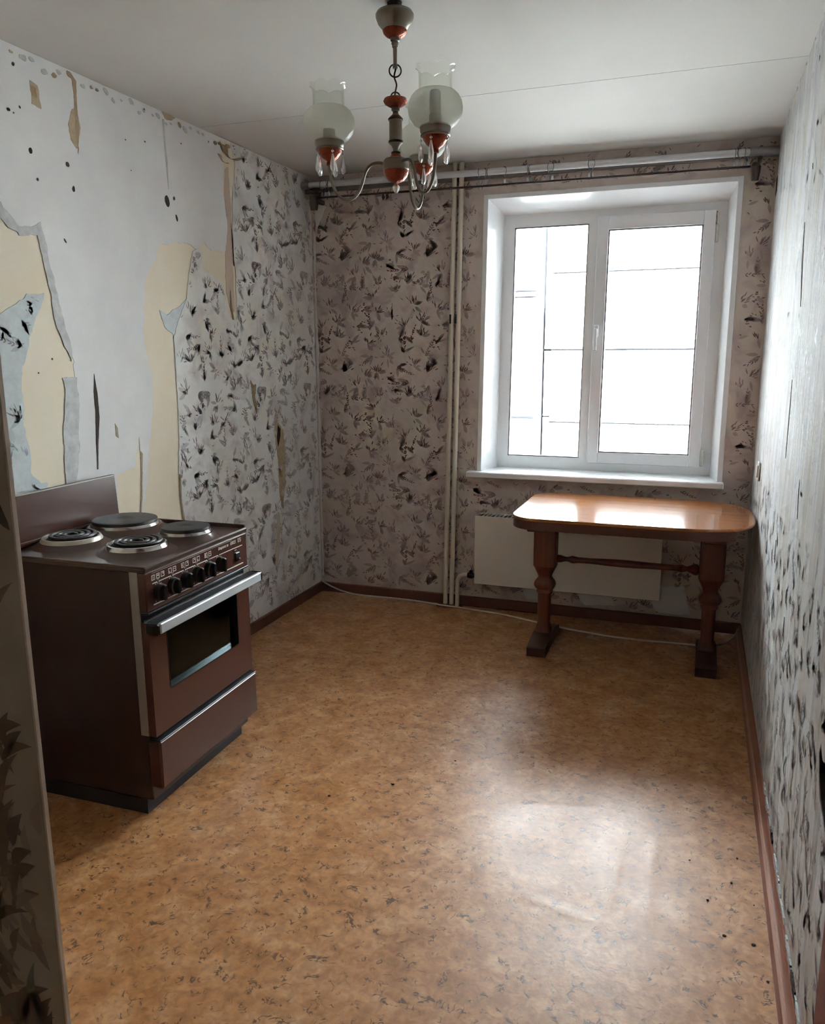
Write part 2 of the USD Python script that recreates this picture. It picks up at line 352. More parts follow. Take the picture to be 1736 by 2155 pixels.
T_BACK = [(.20, .125, .13), (.28, .185, .19), (.24, .18, .165), (.34, .24, .245), (.17, .11, .115)]
T_LEFT = [(.27, .215, .22), (.36, .30, .305), (.33, .30, .29), (.42, .36, .365), (.22, .175, .18)]
T_RIGHT = [(.27, .25, .26), (.34, .31, .31), (.22, .20, .21), (.30, .27, .28)]
T_SCRAP = [(.30, .32, .33), (.22, .23, .25), (.36, .37, .38)]

# ------------------------------------------------------------------ the room
# floor: a gently uneven sheet with two old creases
xs, ys = np.arange(-0.02, W + 0.13, 0.015), np.arange(-5.6, 0.03, 0.015)
X, Y = np.meshgrid(xs, ys, indexing="ij")
Z = 0.0035 * (meshkit.fbm(np.stack([X * 2.2, Y * 2.2, 0 * X], -1), 3, 4) - .5)
def crease(Z, a, b, h, wd):
    a, b = np.array(a), np.array(b); d = b - a; L = np.linalg.norm(d); d /= L
    t = (X - a[0]) * d[0] + (Y - a[1]) * d[1]; s = -(X - a[0]) * d[1] + (Y - a[1]) * d[0]
    return Z + h * np.exp(-(s / wd) ** 2) * np.clip(np.minimum(t, L - t) / .06, 0, 1)
Z = crease(Z, (2.08, -2.05), (2.05, -2.52), .0018, .011)
Z = crease(Z, (2.06, -2.50), (1.78, -2.44), .0015, .011)
Z = crease(Z, (2.17, -2.0), (2.16, -2.5), .0010, .013)
Z = crease(Z, (1.66, -2.02), (2.0, -1.93), .0010, .013)
Z -= Z.max() * 0.5
nx, ny = len(xs), len(ys)
I = (np.arange(nx - 1)[:, None] * ny + np.arange(ny - 1)[None]).ravel()
obj("floor", (np.stack([X, Y, Z], -1).reshape(-1, 3), np.vstack([np.c_[I, I + ny, I + ny + 1], np.c_[I, I + ny + 1, I + 1]])), M["floor"], smooth=True,
    label="ochre cork-patterned linoleum floor with dark flecks", cat="floor", kind="structure")

# ceiling: two whitewashed slabs with an open joint
t = thing("ceiling", "greyish white ceiling of two slabs with a thin seam", "ceiling", kind="structure")
obj("slab", bx(-1.2, W + 1.3, -1.0945, 0.45, H, H + .12), M["ceiling"], t)
obj("slab", bx(-1.2, W + 1.3, -5.7, -1.0985, H, H + .12), M["ceiling"], t)
obj("seam_filler", bx(-1.2, W + 1.3, -1.0985, -1.0945, H + .003, H + .1), M["seam"], t)

# back wall with the window opening
WX0, WX1, WZ0, WZ1 = 1.062, 2.326, 0.826, 2.306         # opening in the wall's face
def lean(m):
    """The whole window leans a little with the wall."""
    V = np.array(m.vertices)
    V[:, 0] += .016 * (V[:, 2] - 1.55) * np.clip((2.33 - V[:, 0]) / 1.3, 0, 1)
    return trimesh.Trimesh(V, m.faces, process=False)
t = thing("wall_back", "far wall papered in faded mauve leaf sprigs around the window", "wall", kind="structure")
face = sbox(-0.2, 0, W + .2, H).difference(sbox(WX0 - .012, WZ0 - .02, WX1 + .012, WZ1 + .012))
obj("plaster", onto(extr(face, .36), (0, .36, 0), (1, 0, 0), (0, 0, 1), (0, -1, 0)), M["paper_back"], t, smooth=False)
area = sbox(0.004, .07, W - .004, H - .005).difference(sbox(WX0 - .05, WZ0 - .06, WX1 + .05, WZ1 + .05))
area_b = area
print_leaves(t, area, (0, 0, 0), (1, 0, 0), (0, 0, 1), (0, -1, 0), .0006, random.Random(5), T_BACK, count=38)
# a pale strip of paper coming loose beside the corner
fl = ragged(Polygon([(.03, 2.32), (.075, 2.36), (.10, 2.33), (.07, 2.27), (.045, 2.22), (.03, 2.16)]), .004, seed=3)
obj("loose_paper", onto(extr(fl, .002), (0, -.001, 0), (1, 0, 0), (0, 0, 1), (0, -1, 0)), M["backing"], t, smooth=False, label="pale loose edge of paper")
cs = ragged(Polygon([(.014, 2.2), (.026, 2.18), (.022, 1.8), (.028, 1.5), (.020, 1.2), (.026, .8), (.020, .4), (.024, .1), (.012, .1), (.010, .9), (.012, 1.6)]), .004, seed=5)
obj("loose_paper", onto(extr(cs, .002), (0, -.001, 0), (1, 0, 0), (0, 0, 1), (0, -1, 0)), M["backing"], t, smooth=False, label="pale torn paper edge along the corner")
for k, q in enumerate(([(1.30, .15), (1.42, .16), (1.45, .09), (1.33, .08)], [(1.62, .17), (1.80, .16), (1.84, .09), (1.66, .075)], [(2.02, .22), (2.2, .24), (2.24, .08), (2.05, .075)], [(2.14, .20), (2.17, .20), (2.165, .075), (2.145, .08)])):
    obj("loose_paper", onto(extr(ragged(Polygon(q), .012, seed=60 + k), .0016), (0, -.0008 - .0003 * k, 0), (1, 0, 0), (0, 0, 1), (0, -1, 0)), M["backing"], t, smooth=False)
for k, q in enumerate(([(.45, 2.36), (.462, 2.39), (.468, 2.36), (.458, 2.34)], [(.475, 2.37), (.49, 2.392), (.492, 2.36), (.48, 2.345)], [(.497, 1.72), (.508, 1.75), (.512, 1.70), (.505, 1.68)])):
    obj("dark_scuff", onto(extr(Polygon(q), .0012), (0, -.0002, 0), (1, 0, 0), (0, 0, 1), (0, -1, 0)), M["hole"], t, smooth=False)

# left wall: plaster, backing paper and torn wallpaper lie over each other
LU, LV, LW = (0, 1, 0), (0, 0, 1), (1, 0, 0)            # wall coordinates are (y, z)
SY_END = -3.40
left = thing("wall_left", "left wall with wallpaper half torn off down to grey paper and cream plaster", "wall", kind="structure")
obj("plaster", bx(-.25, 0, SY_END, .36, 0, H), M["plaster"], left, smooth=False)
creamA = Polygon([(-3.1, 2.06), (-2.33, 2.01), (-2.26, 1.96), (-2.23, 1.91), (-2.15, 1.9), (-2.1, 1.92), (-2.09, 1.83), (-2.06, 1.76), (-2.07, 1.68), (-2.05, 1.6), (-2.0, 1.48), (-2.0, 1.42), (-2.0, 1.31), (-2.02, 1.22), (-2.03, 1.15), (-2.05, 1.08), (-2.08, 1.0), (-2.1, .9), (-2.1, .6), (-3.1, .6)])
creamB = Polygon([(-1.44, 1.95), (-1.38, 1.96), (-1.29, 1.98), (-1.21, 1.98), (-1.11, 1.94), (-1.23, .69), (-1.68, .79), (-1.62, .98), (-1.58, 1.18), (-1.55, 1.28), (-1.55, 1.38), (-1.57, 1.5), (-1.58, 1.58), (-1.57, 1.68), (-1.55, 1.8), (-1.48, 1.88)])
creamC = Polygon([(-1.81, 1.01), (-1.70, 1.03), (-1.66, 1.15), (-1.66, .99), (-1.70, .7), (-1.83, .7)])
pink = Polygon([(-.93, 2.49), (-.91, 2.37), (-.93, 2.26), (-.9, 2.12), (-.88, 2.01), (-.94, 1.98), (-1.05, 1.97), (-1.1, 2.0), (-1.16, 1.97), (-1.12, 1.75), (-1.0, 1.6), (-.8, 1.6), (-.7, 2.49)])
wall_l = sbox(-3.2, .0, -.001, H - .001)
back_p = wall_l.difference(unary_union([ragged(creamA, .012, seed=1), ragged(creamB, .012, seed=2), ragged(creamC, .006, seed=3), ragged(pink, .008, seed=4)]))
obj("backing_paper", onto(extr(back_p, .0014), (0, 0, 0), LU, LV, LW), M["backing"], left, smooth=False, label="grey-white backing paper left on the plaster")
floral = Polygon([(-.84, 2.499), (-.81, 2.4), (-.85, 2.21), (-.86, 1.99), (-.85, 1.9), (-.86, 1.66), (-.92, 1.67), (-.95, 1.77), (-.99, 1.84), (-1.08, 1.87), (-1.13, 1.88), (-1.13, 1.95), (-1.16, 1.97), (-1.2, 1.95), (-1.24, 1.85), (-1.27, 1.74), (-1.32, 1.67), (-1.38, 1.57), (-1.38, 1.45), (-1.38, 1.26), (-1.40, 1.01), (-1.41, .85), (-1.39, .74), (-1.38, .0), (-.001, .0), (-.001, 2.499)])
floral = ragged(floral, .006, seed=6).intersection(sbox(-2, .0, -.0005, 2.4985))
obj("wallpaper_sheet", onto(extr(floral, .0018), (.0016, 0, 0), LU, LV, LW), M["paper_left"], left, smooth=False, label="remaining wallpaper with grey-mauve sprigs")
print_leaves(left, floral.buffer(-.003), (.0034, 0, 0), LU, LV, LW, .0005, random.Random(11), T_LEFT, count=36, pale=(.74, .72, .72))
patch = ragged(Polygon([(-2.5, 1.58), (-2.35, 1.61), (-2.25, 1.66), (-2.19, 1.7), (-2.11, 1.71), (-2.13, 1.66), (-2.18, 1.58), (-2.22, 1.49), (-2.25, 1.41), (-2.25, 1.31), (-2.26, 1.25), (-2.24, 1.14), (-2.25, 1.08), (-2.20, 1.03), (-2.23, .98), (-2.6, .95)]), .010, seed=7)
obj("wallpaper_scrap", onto(extr(patch, .0018), (.0002, 0, 0), LU, LV, LW), M["paper_scrap"], left, smooth=False, label="bluish white scrap of old wallpaper left of the cream plaster")
print_leaves(left, patch.buffer(-.003), (.002, 0, 0), LU, LV, LW, .0005, random.Random(21), T_SCRAP, count=26, pale=(.60, .65, .66))
flake = ragged(Polygon([(-1.47, 1.68), (-1.42, 1.66), (-1.33, 1.70), (-1.27, 1.74), (-1.30, 1.63), (-1.37, 1.57), (-1.44, 1.61)]), .006, seed=8)
obj("wallpaper_scrap", onto(extr(flake, .002), (.0004, 0, 0), LU, LV, LW), M["paper_scrap"], left, smooth=False)
strip = ragged(Polygon([(-2.06, 1.41), (-1.99, 1.41), (-1.985, 1.31), (-2.0, 1.22), (-2.0, 1.15), (-2.02, 1.08), (-2.05, .98), (-2.075, .85), (-2.1, .85), (-2.09, 1.03), (-2.09, 1.1), (-2.08, 1.17), (-2.07, 1.27), (-2.05, 1.36)]), .008, seed=9)
obj("paper_strip", onto(extr(strip, .002), (.001, 0, 0), LU, LV, LW), M["flap"], left, smooth=False, label="torn grey strip of paper")
edge = ragged(Polygon([(-2.34, 2.02), (-2.26, 1.985), (-2.2, 1.925), (-2.14, 1.925), (-2.1, 1.95), (-2.075, 1.84), (-2.05, 1.72), (-2.03, 1.62), (-2.0, 1.52), (-2.01, 1.47), (-2.07, 1.6), (-2.085, 1.74), (-2.1, 1.83), (-2.12, 1.9), (-2.2, 1.89), (-2.26, 1.93), (-2.34, 1.98)]), .010, seed=10)
obj("paper_strip", onto(extr(edge, .0018), (.0012, 0, 0), LU, LV, LW), M["flap"], left, smooth=False)
pk = ragged(Polygon([(-.90, 2.36), (-.87, 2.38), (-.86, 2.2), (-.87, 1.99), (-.87, 1.70), (-.91, 1.70), (-.94, 1.8), (-.93, 1.97), (-.9, 2.1), (-.915, 2.25)]), .004, seed=12)
obj("paper_strip", onto(extr(pk, .0012), (.0003, 0, 0), LU, LV, LW), plain("pink_backing_paper", (.60, .47, .38), .65), left, smooth=False, label="narrow pinkish strip of bare paper")

def blot(name, pts, mm, parent, x=.0014, th=.0012, amp=.003, seed=0, frame=(LU, LV, LW), o=None, **kw):
    g = ragged(Polygon(pts), amp, step=.006, seed=seed, freq=90.)
    return obj(name, onto(extr(g, th), o if o is not None else (x, 0, 0), *frame), mm, parent, smooth=False, **kw)
def oval(y, z, a, b, n=10, rot=0.0):
    return [(y + a * math.cos(k) * math.cos(rot) - b * math.sin(k) * math.sin(rot), z + a * math.cos(k) * math.sin(rot) + b * math.sin(k) * math.cos(rot)) for k in np.linspace(0, 2 * math.pi, n, endpoint=False)]
for k, (y, z, a, b, r) in enumerate([(-2.11, 2.18, .011, .014, 0), (-1.94, 2.17, .012, .012, .5), (-1.92, 2.09, .010, .014, 0), (-2.09, 2.09, .007, .008, 0), (-1.365, 2.14, .022, .033, .25), (-1.315, 2.16, .009, .010, 0), (-1.305, 2.08, .009, .020, .3),
        (-2.19, 2.29, .010, .008, 0), (-2.14, 2.31, .006, .007, 0), (-2.17, 2.285, .004, .004, 0), (-1.49, 2.35, .006, .005, 0), (-1.61, 2.33, .004, .004, 0), (-1.59, 2.22, .003, .004, 0), (-1.24, 2.40, .005, .004, 0), (-1.48, 2.475, .007, .006, 0), (-1.985, 1.90, .005, .012, .6),
        (-2.10, 1.478, .004, .005, 0), (-2.17, 1.43, .003, .004, 0), (-2.04, 1.345, .005, .012, -.2), (-2.15, 2.44, .008, .008, 0)]):
    blot("hole", oval(y, z, a * .72, b * .72, rot=r), M["hole"], left, x=.001, amp=.002, seed=30 + k)
blot("tear", [(-1.895, 1.42), (-1.885, 1.34), (-1.885, 1.25), (-1.905, 1.14), (-1.915, 1.05), (-1.92, 1.05), (-1.915, 1.16), (-1.905, 1.27), (-1.905, 1.35)], M["hole"], left, seed=50, amp=.001)
blot("tear", [(-1.885, 2.49), (-1.862, 2.47), (-1.868, 2.40), (-1.868, 2.31), (-1.88, 2.22), (-1.885, 2.31), (-1.88, 2.42)], M["curl"], left, seed=51, amp=.002)
blot("tear", [(-1.895, 2.37), (-1.87, 2.38), (-1.86, 2.31), (-1.885, 2.235), (-1.915, 2.26), (-1.92, 2.31)], M["tan"], left, seed=52, x=.0012, amp=.003)
blot("tear", [(-2.085, 2.41), (-2.05, 2.40), (-2.045, 2.33), (-2.085, 2.335)], M["tan"], left, seed=53, amp=.004)
blot("tear", [(-2.085, 2.395), (-2.06, 2.39), (-2.06, 2.36), (-2.08, 2.36)], M["curl"], left, seed=54, x=.002, amp=.004)
blot("tear", [(-1.365, 2.47), (-1.352, 2.47), (-1.352, 2.36), (-1.345, 2.30), (-1.352, 2.19), (-1.358, 2.30), (-1.362, 2.36)], M["flap"], left, seed=55, amp=.001)
blot("tear", [(-1.37, 2.499), (-1.27, 2.499), (-1.30, 2.477), (-1.345, 2.475)], M["tan"], left, seed=56, amp=.004)
blot("tear", [(-1.655, 1.09), (-1.645, 1.08), (-1.665, .91), (-1.69, .78), (-1.695, .79), (-1.67, .93)], M["tan"], left, seed=57, amp=.002)
blot("tear", [(-1.80, 1.22), (-1.785, 1.20), (-1.785, 1.16), (-1.80, 1.17)], M["tan"], left, seed=58, amp=.002)
blot("tear", [(-.755, 1.36), (-.73, 1.33), (-.70, 1.335), (-.72, 1.27), (-.70, 1.20), (-.715, 1.18), (-.745, 1.26)], M["curl"], left, seed=59, x=.0036, amp=.005)
blot("tear", [(-.49, 1.10), (-.462, 1.08), (-.465, 1.04), (-.495, .98), (-.505, 1.03)], M["hole"], left, seed=60, x=.0036, amp=.003)
blot("tear", [(-.51, 1.20), (-.49, 1.12), (-.43, 1.07), (-.41, .9), (-.44, .72), (-.47, .62), (-.5, .70), (-.5, .9), (-.53, 1.05)], M["tan"], left, seed=61, x=.0026, th=.0012, amp=.010)
blot("tear", [(-.50, .86), (-.47, .84), (-.455, .80), (-.48, .81)], M["curl"], left, seed=62, x=.0038, amp=.003)
blot("tear", [(-.49, .70), (-.455, .69), (-.46, .62), (-.485, .64)], M["curl"], left, seed=63, x=.0038, amp=.004)
blot("tear", [(-.53, .62), (-.505, .60), (-.52, .42), (-.56, .27), (-.575, .33), (-.55, .48)], plain("pale_bare_strip", (.60, .52, .42), .7), left, seed=64, x=.0038, amp=.004)
blot("tear", [(-.872, 2.12), (-.862, 2.05), (-.860, 1.92), (-.866, 1.92), (-.870, 2.03)], M["hole"], left, seed=65, x=.0036, amp=.001)
blot("tear", [(-.905, 1.80), (-.895, 1.72), (-.885, 1.66), (-.90, 1.66), (-.912, 1.73)], M["curl"], left, seed=66, x=.0036, amp=.002)
blot("tear", [(-1.405, .96), (-1.395, .95), (-1.40, .83), (-1.385, .74), (-1.395, .72), (-1.41, .84)], M["curl"], left, seed=67, x=.0036, amp=.002)
# flakes of old paper under the ceiling
rng = random.Random(4)
for k in range(34):
    y = -2.35 + k * .046 + rng.uniform(-.015, .015); s = rng.uniform(.006, .018)
    blot("paper_flake", oval(y, 2.484 - rng.uniform(0, .03), s, s * .6, rot=rng.uniform(-.6, .2)), M[rng.choice(["flap", "flap", "curl"])], left, seed=80 + k, amp=.005, th=.0016)

def curled(parent, name, base, length, width, bend, down, mm, out0=.004, label=None):
    """A flap of paper peeling off the wall; base is (x, y, z), it hangs downwards and rolls outwards."""
    n, V, F = 10, [], []
    for i in range(n + 1):
        s = i / n; a = bend * s * s; wv = width * (1 - .55 * s) * (1 + .15 * math.sin(9 * s))
        o = np.array([base[0] + out0 + length * s * math.sin(a), base[1] + .02 * s, base[2] - down * length * s * math.cos(a)])
        for sd in (-1, 1):
            for th in (0, .0009): V.append(o + np.array([th * math.cos(a), sd * wv / 2 + .004 * math.sin(7 * s + sd), th * math.sin(a)]))
    for i in range(n):
        a, b = i * 4, i * 4 + 4
        for p, q in ((0, 2), (2, 3), (3, 1), (1, 0)): F += [(a + p, b + p, b + q), (a + p, b + q, a + q)]
    F += [(0, 2, 3), (0, 3, 1), (n * 4, n * 4 + 3, n * 4 + 2), (n * 4, n * 4 + 1, n * 4 + 3)]
    m = trimesh.Trimesh(V, F, process=False); m.fix_normals()
    return obj(name, m, mm, parent, smooth=40, label=label)
curled(left, "paper_curl", (.002, -.905, 2.47), .10, .05, .9, 1, M["curl"], label="brown flap of torn paper curling under the ceiling")
curled(left, "paper_curl", (.002, -.945, 2.42), .05, .022, .7, 1, M["tan"])
curled(left, "paper_curl", (.002, -2.215, 1.04), .05, .05, .5, 1, M["paper_scrap"])

# right wall, with a broken-out hole beside the doorway
RU, RV, RW = (0, 1, 0), (0, 0, 1), (-1, 0, 0)
right = thing("wall_right", "right wall in pale worn wallpaper with grey vertical streaks", "wall", kind="structure")
pit = ragged(Polygon([(-2.665, .685), (-2.655, .655), (-2.675, .62), (-2.72, .58), (-2.80, .56), (-2.86, .60), (-2.84, .66), (-2.76, .675), (-2.70, .665)]), .006, step=.01, seed=40)
pitg = max(getattr(pit, "geoms", [pit]), key=lambda g: g.area)
slab = man(bx(W, W + .25, -3.2, .36, 0, H)) - man(onto(extr(pitg, .09), (W + .06, 0, 0), RU, RV, RW))
obj("plaster", tri(slab), M["paper_right"], right, smooth=False)
liner = man(onto(extr(pitg.buffer(.004), .0565), (W + .0585, 0, 0), RU, RV, RW)) - man(onto(extr(pitg.buffer(-.002), .09), (W + .055, 0, 0), RU, RV, RW))
obj("hole", tri(liner), M["hole"], right, smooth=False, label="dark ragged hole broken in the wall")
area_r = sbox(-3.1, .09, -.004, 2.49).difference(pitg.buffer(.01))
low, high = area_r.intersection(sbox(-4, 0, 0, .95)), area_r.intersection(sbox(-4, .95, 0, 3))
print_leaves(right, low, (W, 0, 0), RU, RV, RW, .0006, random.Random(31), T_RIGHT, count=38, pale=(.50, .49, .49))
print_leaves(right, high, (W, 0, 0), RU, RV, RW, .0006, random.Random(32), [(.44, .42, .42), (.40, .38, .39), (.36, .34, .35)], count=30, keep=.3, pale=(.50, .49, .49))
for k, (pts, mm) in enumerate([([(-1.445, 1.90), (-1.455, 1.78), (-1.545, 1.63), (-1.50, 1.76)], "hole"), ([(-1.49, 1.40), (-1.488, 1.29), (-1.50, 1.14), (-1.503, 1.29)], "hole"), ([(-1.915, 1.13), (-1.925, 1.08), (-1.945, 1.02), (-1.93, 1.09)], "hole"),
        ([(-1.42, .84), (-1.425, .80), (-1.445, .765), (-1.435, .81)], "hole"), ([(-1.535, 2.06), (-1.53, 2.05), (-1.545, 2.04)], "hole"), ([(-.01, 2.30), (-.06, 2.31), (-.09, 2.24), (-.03, 2.22)], "hole"), ([(-1.86, .70), (-1.855, .66), (-1.87, .64), (-1.872, .68)], "hole")]):
    blot("tear", pts, M[mm], right, o=(W - .0002, 0, 0), frame=(RU, RV, RW), amp=.001, seed=70 + k)
rng = random.Random(8)
for k in range(7):                                                     # old paper and plaster crumbling along the ceiling and above the baseboard
    y = -.45 - k * .29 + rng.uniform(-.03, .03); s = rng.uniform(.006, .012)
    blot("paper_flake", oval(y, 2.489, s, s * .6), M["flap"], right, o=(W - .0003, 0, 0), frame=(RU, RV, RW), amp=.004, th=.003, seed=90 + k)
for k in range(13):
    y = -1.75 - k * .11 + rng.uniform(-.03, .03); s = rng.uniform(.03, .07)
    blot("plaster_crumb", oval(y, .078, s, rng.uniform(.006, .013)), M["paper_scrap"] if k % 5 != 3 else M["hole"], right, o=(W - .0003, 0, 0), frame=(RU, RV, RW), amp=.008, th=.004, seed=120 + k)

# the stub of wall beside the doorway, seen from its dark hall side
SX, SY = 1.160, -3.42
hall = thing("wall_front", "dark hall-side wall edge with brown and green leaf wallpaper at left", "wall", kind="structure")
obj("plaster", bx(-.9, SX, SY, SY + .012, 0, H, .002), M["paper_hall"], hall)
rng = random.Random(77); V, F, C = [], [], []
for k in range(170):
    cx, cz = rng.uniform(SX - .45, SX - .02), rng.uniform(.02, 1.7); a0 = rng.uniform(.6, 2.3)
    tone = rng.choice([(.24, .17, .125), (.28, .20, .14), (.27, .26, .20), (.21, .16, .135), (.37, .29, .23), (.33, .21, .12)])
    for j in range(rng.randint(3, 6)):
        bx_, bz_, la, L, wd = cx + rng.uniform(-.03, .03), cz + rng.uniform(-.05, .05), a0 + rng.uniform(-.9, .9), rng.uniform(.06, .13), rng.uniform(.016, .030)
        us = np.linspace(0, 1, 9); half = .5 * wd * np.sin(np.pi * us ** .8)
        prof = np.r_[np.c_[us * L, half], np.c_[us[::-1][1:-1] * L, -half[::-1][1:-1]]] + np.c_[np.zeros(16), .15 * L * np.sin(np.pi * np.r_[us, us[::-1][1:-1]])]
        q = prof @ np.array([[math.cos(la), math.sin(la)], [-math.sin(la), math.cos(la)]]) + (bx_, bz_)
        if q[:, 0].max() > SX - .006: continue
        n = len(V); kf = rng.uniform(.85, 1.2); tt = tuple(c * kf for c in tone)
        V += [(p[0], SY - .0006 - .00002 * j, p[1]) for p in q]; C += [tt] * 16
        for i in range(1, 8): F += [(n + i, n + 16 - i, n + i + 1)] + ([(n + 16 - i, n + 16 - i - 1, n + i + 1)] if i < 7 else [])
        F += [(n, n + 15, n + 1)]
obj("leaf_print", (np.array(V), np.array(F)[:, ::-1]), M["leaf"], hall, smooth=False, kind="stuff", colors=C)
# the hall the picture is taken from
t = thing("wall_hall", "plain brownish walls of the hall behind the doorway", "wall", kind="structure")
obj("hall_side", bx(-1.0, -.9, -5.7, SY + .03, 0, H), M["hall"], t)
obj("hall_side", bx(W + .12, W + .3, -5.7, -3.2, 0, H), M["hall"], t)
obj("hall_end", bx(-1.0, W + .3, -5.8, -5.6, 0, H), M["hall"], t)
obj("hall_floor", bx(-1.0, W + .3, -5.7, -3.0, -.08, -.012), M["hall"], t)
t = thing("door_1", "red-brown painted door frame post at the right edge", "door frame", kind="structure")
obj("frame_post", bx(2.449, 2.64, -3.27, -3.143, 0, 2.2, .003), M["redpaint"], t)
obj("frame_head", bx(0, 2.64, -3.27, -3.143, 2.2, H), M["redpaint"], t)

# baseboards
obj("baseboard_back", bx(.0, W, -.018, 0, 0, .062, .004), M["baseboard"], label="dark brown wooden baseboard under the far wall", cat="baseboard", kind="structure")
obj("baseboard_left", bx(.0, .018, -3.2, -.018, 0, .062, .004), M["baseboard"], label="brown wooden baseboard along the left wall behind the stove", cat="baseboard", kind="structure")
t = thing("baseboard_right", "reddish brown plastic baseboard with a lighter ribbed strip on the right", "baseboard", kind="structure")
prof = Polygon([(0, 0), (.030, 0), (.030, .008), (.022, .020), (.018, .040), (.012, .058), (.006, .066), (0, .066)])
obj("profile", onto(extr(prof, 3.1), (W, -3.14, 0), (-1, 0, 0), (0, 0, 1), (0, 1, 0)), M["baseboard_r"], t)
obj("strip", onto(extr(Polygon([(.0185, .022), (.0235, .022), (.0205, .042), (.0165, .042)]), 3.1), (W, -3.14, 0), (-1, 0, 0), (0, 0, 1), (0, 1, 0)), M["baseboard_r2"], t, label="lighter ribbed middle strip")

# ------------------------------------------------------------------ the window
win = thing("window_1", "white plastic double window with a fixed pane and an opening sash", "window", kind="structure")
FY = 0.20                                                               # the frame's inner face
FX0, FX1, FZ0, FZ1 = 1.108, 2.288, 0.822, 2.246
def W_(name, m, mm, **kw): return obj(name, lean(m), mm, win, **kw)
def quadslab(p0, p1, p2, p3, nrm, th):
    P = np.array([p0, p1, p2, p3], float); Q = P + np.array(nrm) * th
    return tri(m3.Manifold.hull_points(np.vstack([P, Q]).astype(np.float32)))
W_("reveal", quadslab((WX0, 0, WZ0 - .01), (WX0, 0, WZ1), (FX0, FY + .02, FZ1), (FX0, FY + .02, FZ0), (-1, 0, 0), .012), M["pvc"], smooth=False)
W_("reveal", quadslab((WX1, 0, WZ0 - .01), (WX1, 0, WZ1), (FX1, FY + .02, FZ1), (FX1, FY + .02, FZ0), (1, 0, 0), .012), M["pvc"], smooth=False)
W_("reveal", quadslab((WX0, 0, WZ1), (WX1, 0, WZ1), (FX1, FY + .02, FZ1), (FX0, FY + .02, FZ1), (0, 0, 1), .012), M["pvc"], smooth=False)
W_("casing", bx(WX0 - .026, WX0, -.006, .004, WZ0 - .012, WZ1 + .024, .002), M["pvc"])
W_("casing", bx(WX1, WX1 + .026, -.006, .004, WZ0 - .012, WZ1 + .024, .002), M["pvc"])
W_("casing", bx(WX0, WX1, -.006, .004, WZ1, WZ1 + .024, .002), M["pvc"])
W_("window_sill", bx(.985, 2.36, -.06, FY + .02, WZ0 - .036, WZ0 - .004, .005), M["pvc"])
GL = (1.168, 1.582, .893, 2.181); MUL = (1.582, 1.652)
outer = sbox(FX0 - .02, FZ0 - .005, FX1 + .02, FZ1 + .02)
fr = outer.difference(sbox(GL[0], GL[2], GL[1], GL[3])).difference(sbox(1.684, .924, 2.184, 2.150))
W_("window_frame", onto(extr(fr, .06), (0, FY + .06, 0), (1, 0, 0), (0, 0, 1), (0, -1, 0)), M["pvc"], smooth=False)
SA = (1.630, 2.238, .868, 2.214); SG = (1.692, 2.176, .932, 2.142)
sash = sbox(SA[0], SA[2], SA[1], SA[3]).difference(sbox(SG[0], SG[2], SG[1], SG[3]))
W_("sash", cat_([bx(SA[0], SG[0], FY - .018, FY - .0002, SA[2], SA[3], .004), bx(SG[1], SA[1], FY - .018, FY - .0002, SA[2], SA[3], .004),
                 bx(SG[0] - .004, SG[1] + .004, FY - .0175, FY - .0002, SA[2], SG[2], .004), bx(SG[0] - .004, SG[1] + .004, FY - .0175, FY - .0002, SG[3], SA[3], .004)]), M["pvc_sash"], label="right opening sash standing proud of the frame")
def ring(x0, x1, z0, z1, w, y0, y1):
    return onto(extr(sbox(x0, z0, x1, z1).difference(sbox(x0 + w, z0 + w, x1 - w, z1 - w)), y1 - y0), (0, y1, 0), (1, 0, 0), (0, 0, 1), (0, -1, 0))
W_("gasket", ring(GL[0], GL[1], GL[2], GL[3], .005, FY + .004, FY + .03), M["gasket"], smooth=False)
W_("gasket", ring(SG[0] - .012, SG[1] + .012, SG[2] - .012, SG[3] + .012, .017, FY - .012, FY + .03), M["gasket"], smooth=False)
W_("pane", bx(GL[0], GL[1], FY + .026, FY + .030, GL[2], GL[3]), M["pane"], smooth=False)
W_("pane", bx(SG[0] - .005, SG[1] + .005, FY + .016, FY + .020, SG[2] - .005, SG[3] + .005), M["pane"], smooth=False)
W_("handle", cat_([bx(1.640, 1.664, FY - .030, FY - .018, 1.575, 1.640, .003), bx(1.645, 1.660, FY - .062, FY - .030, 1.60, 1.618, .003), bx(1.6435, 1.6615, FY - .066, FY - .050, 1.50, 1.622, .004)]), M["pvc"])
W_("hinge", cat_([bx(2.240, 2.254, FY - .024, FY + .0, 2.05, 2.14, .003), bx(2.241, 2.252, FY - .021, FY - .004, 2.14, 2.20, .003)]), M["cream_hinge"])
W_("hinge", bx(2.240, 2.256, FY - .026, FY + .0, .875, .965, .004), M["cream_hinge"])
W_("hinge_slot", bx(2.2385, 2.2425, FY - .012, FY + .002, 2.14, 2.205), M["gasket"], smooth=False)

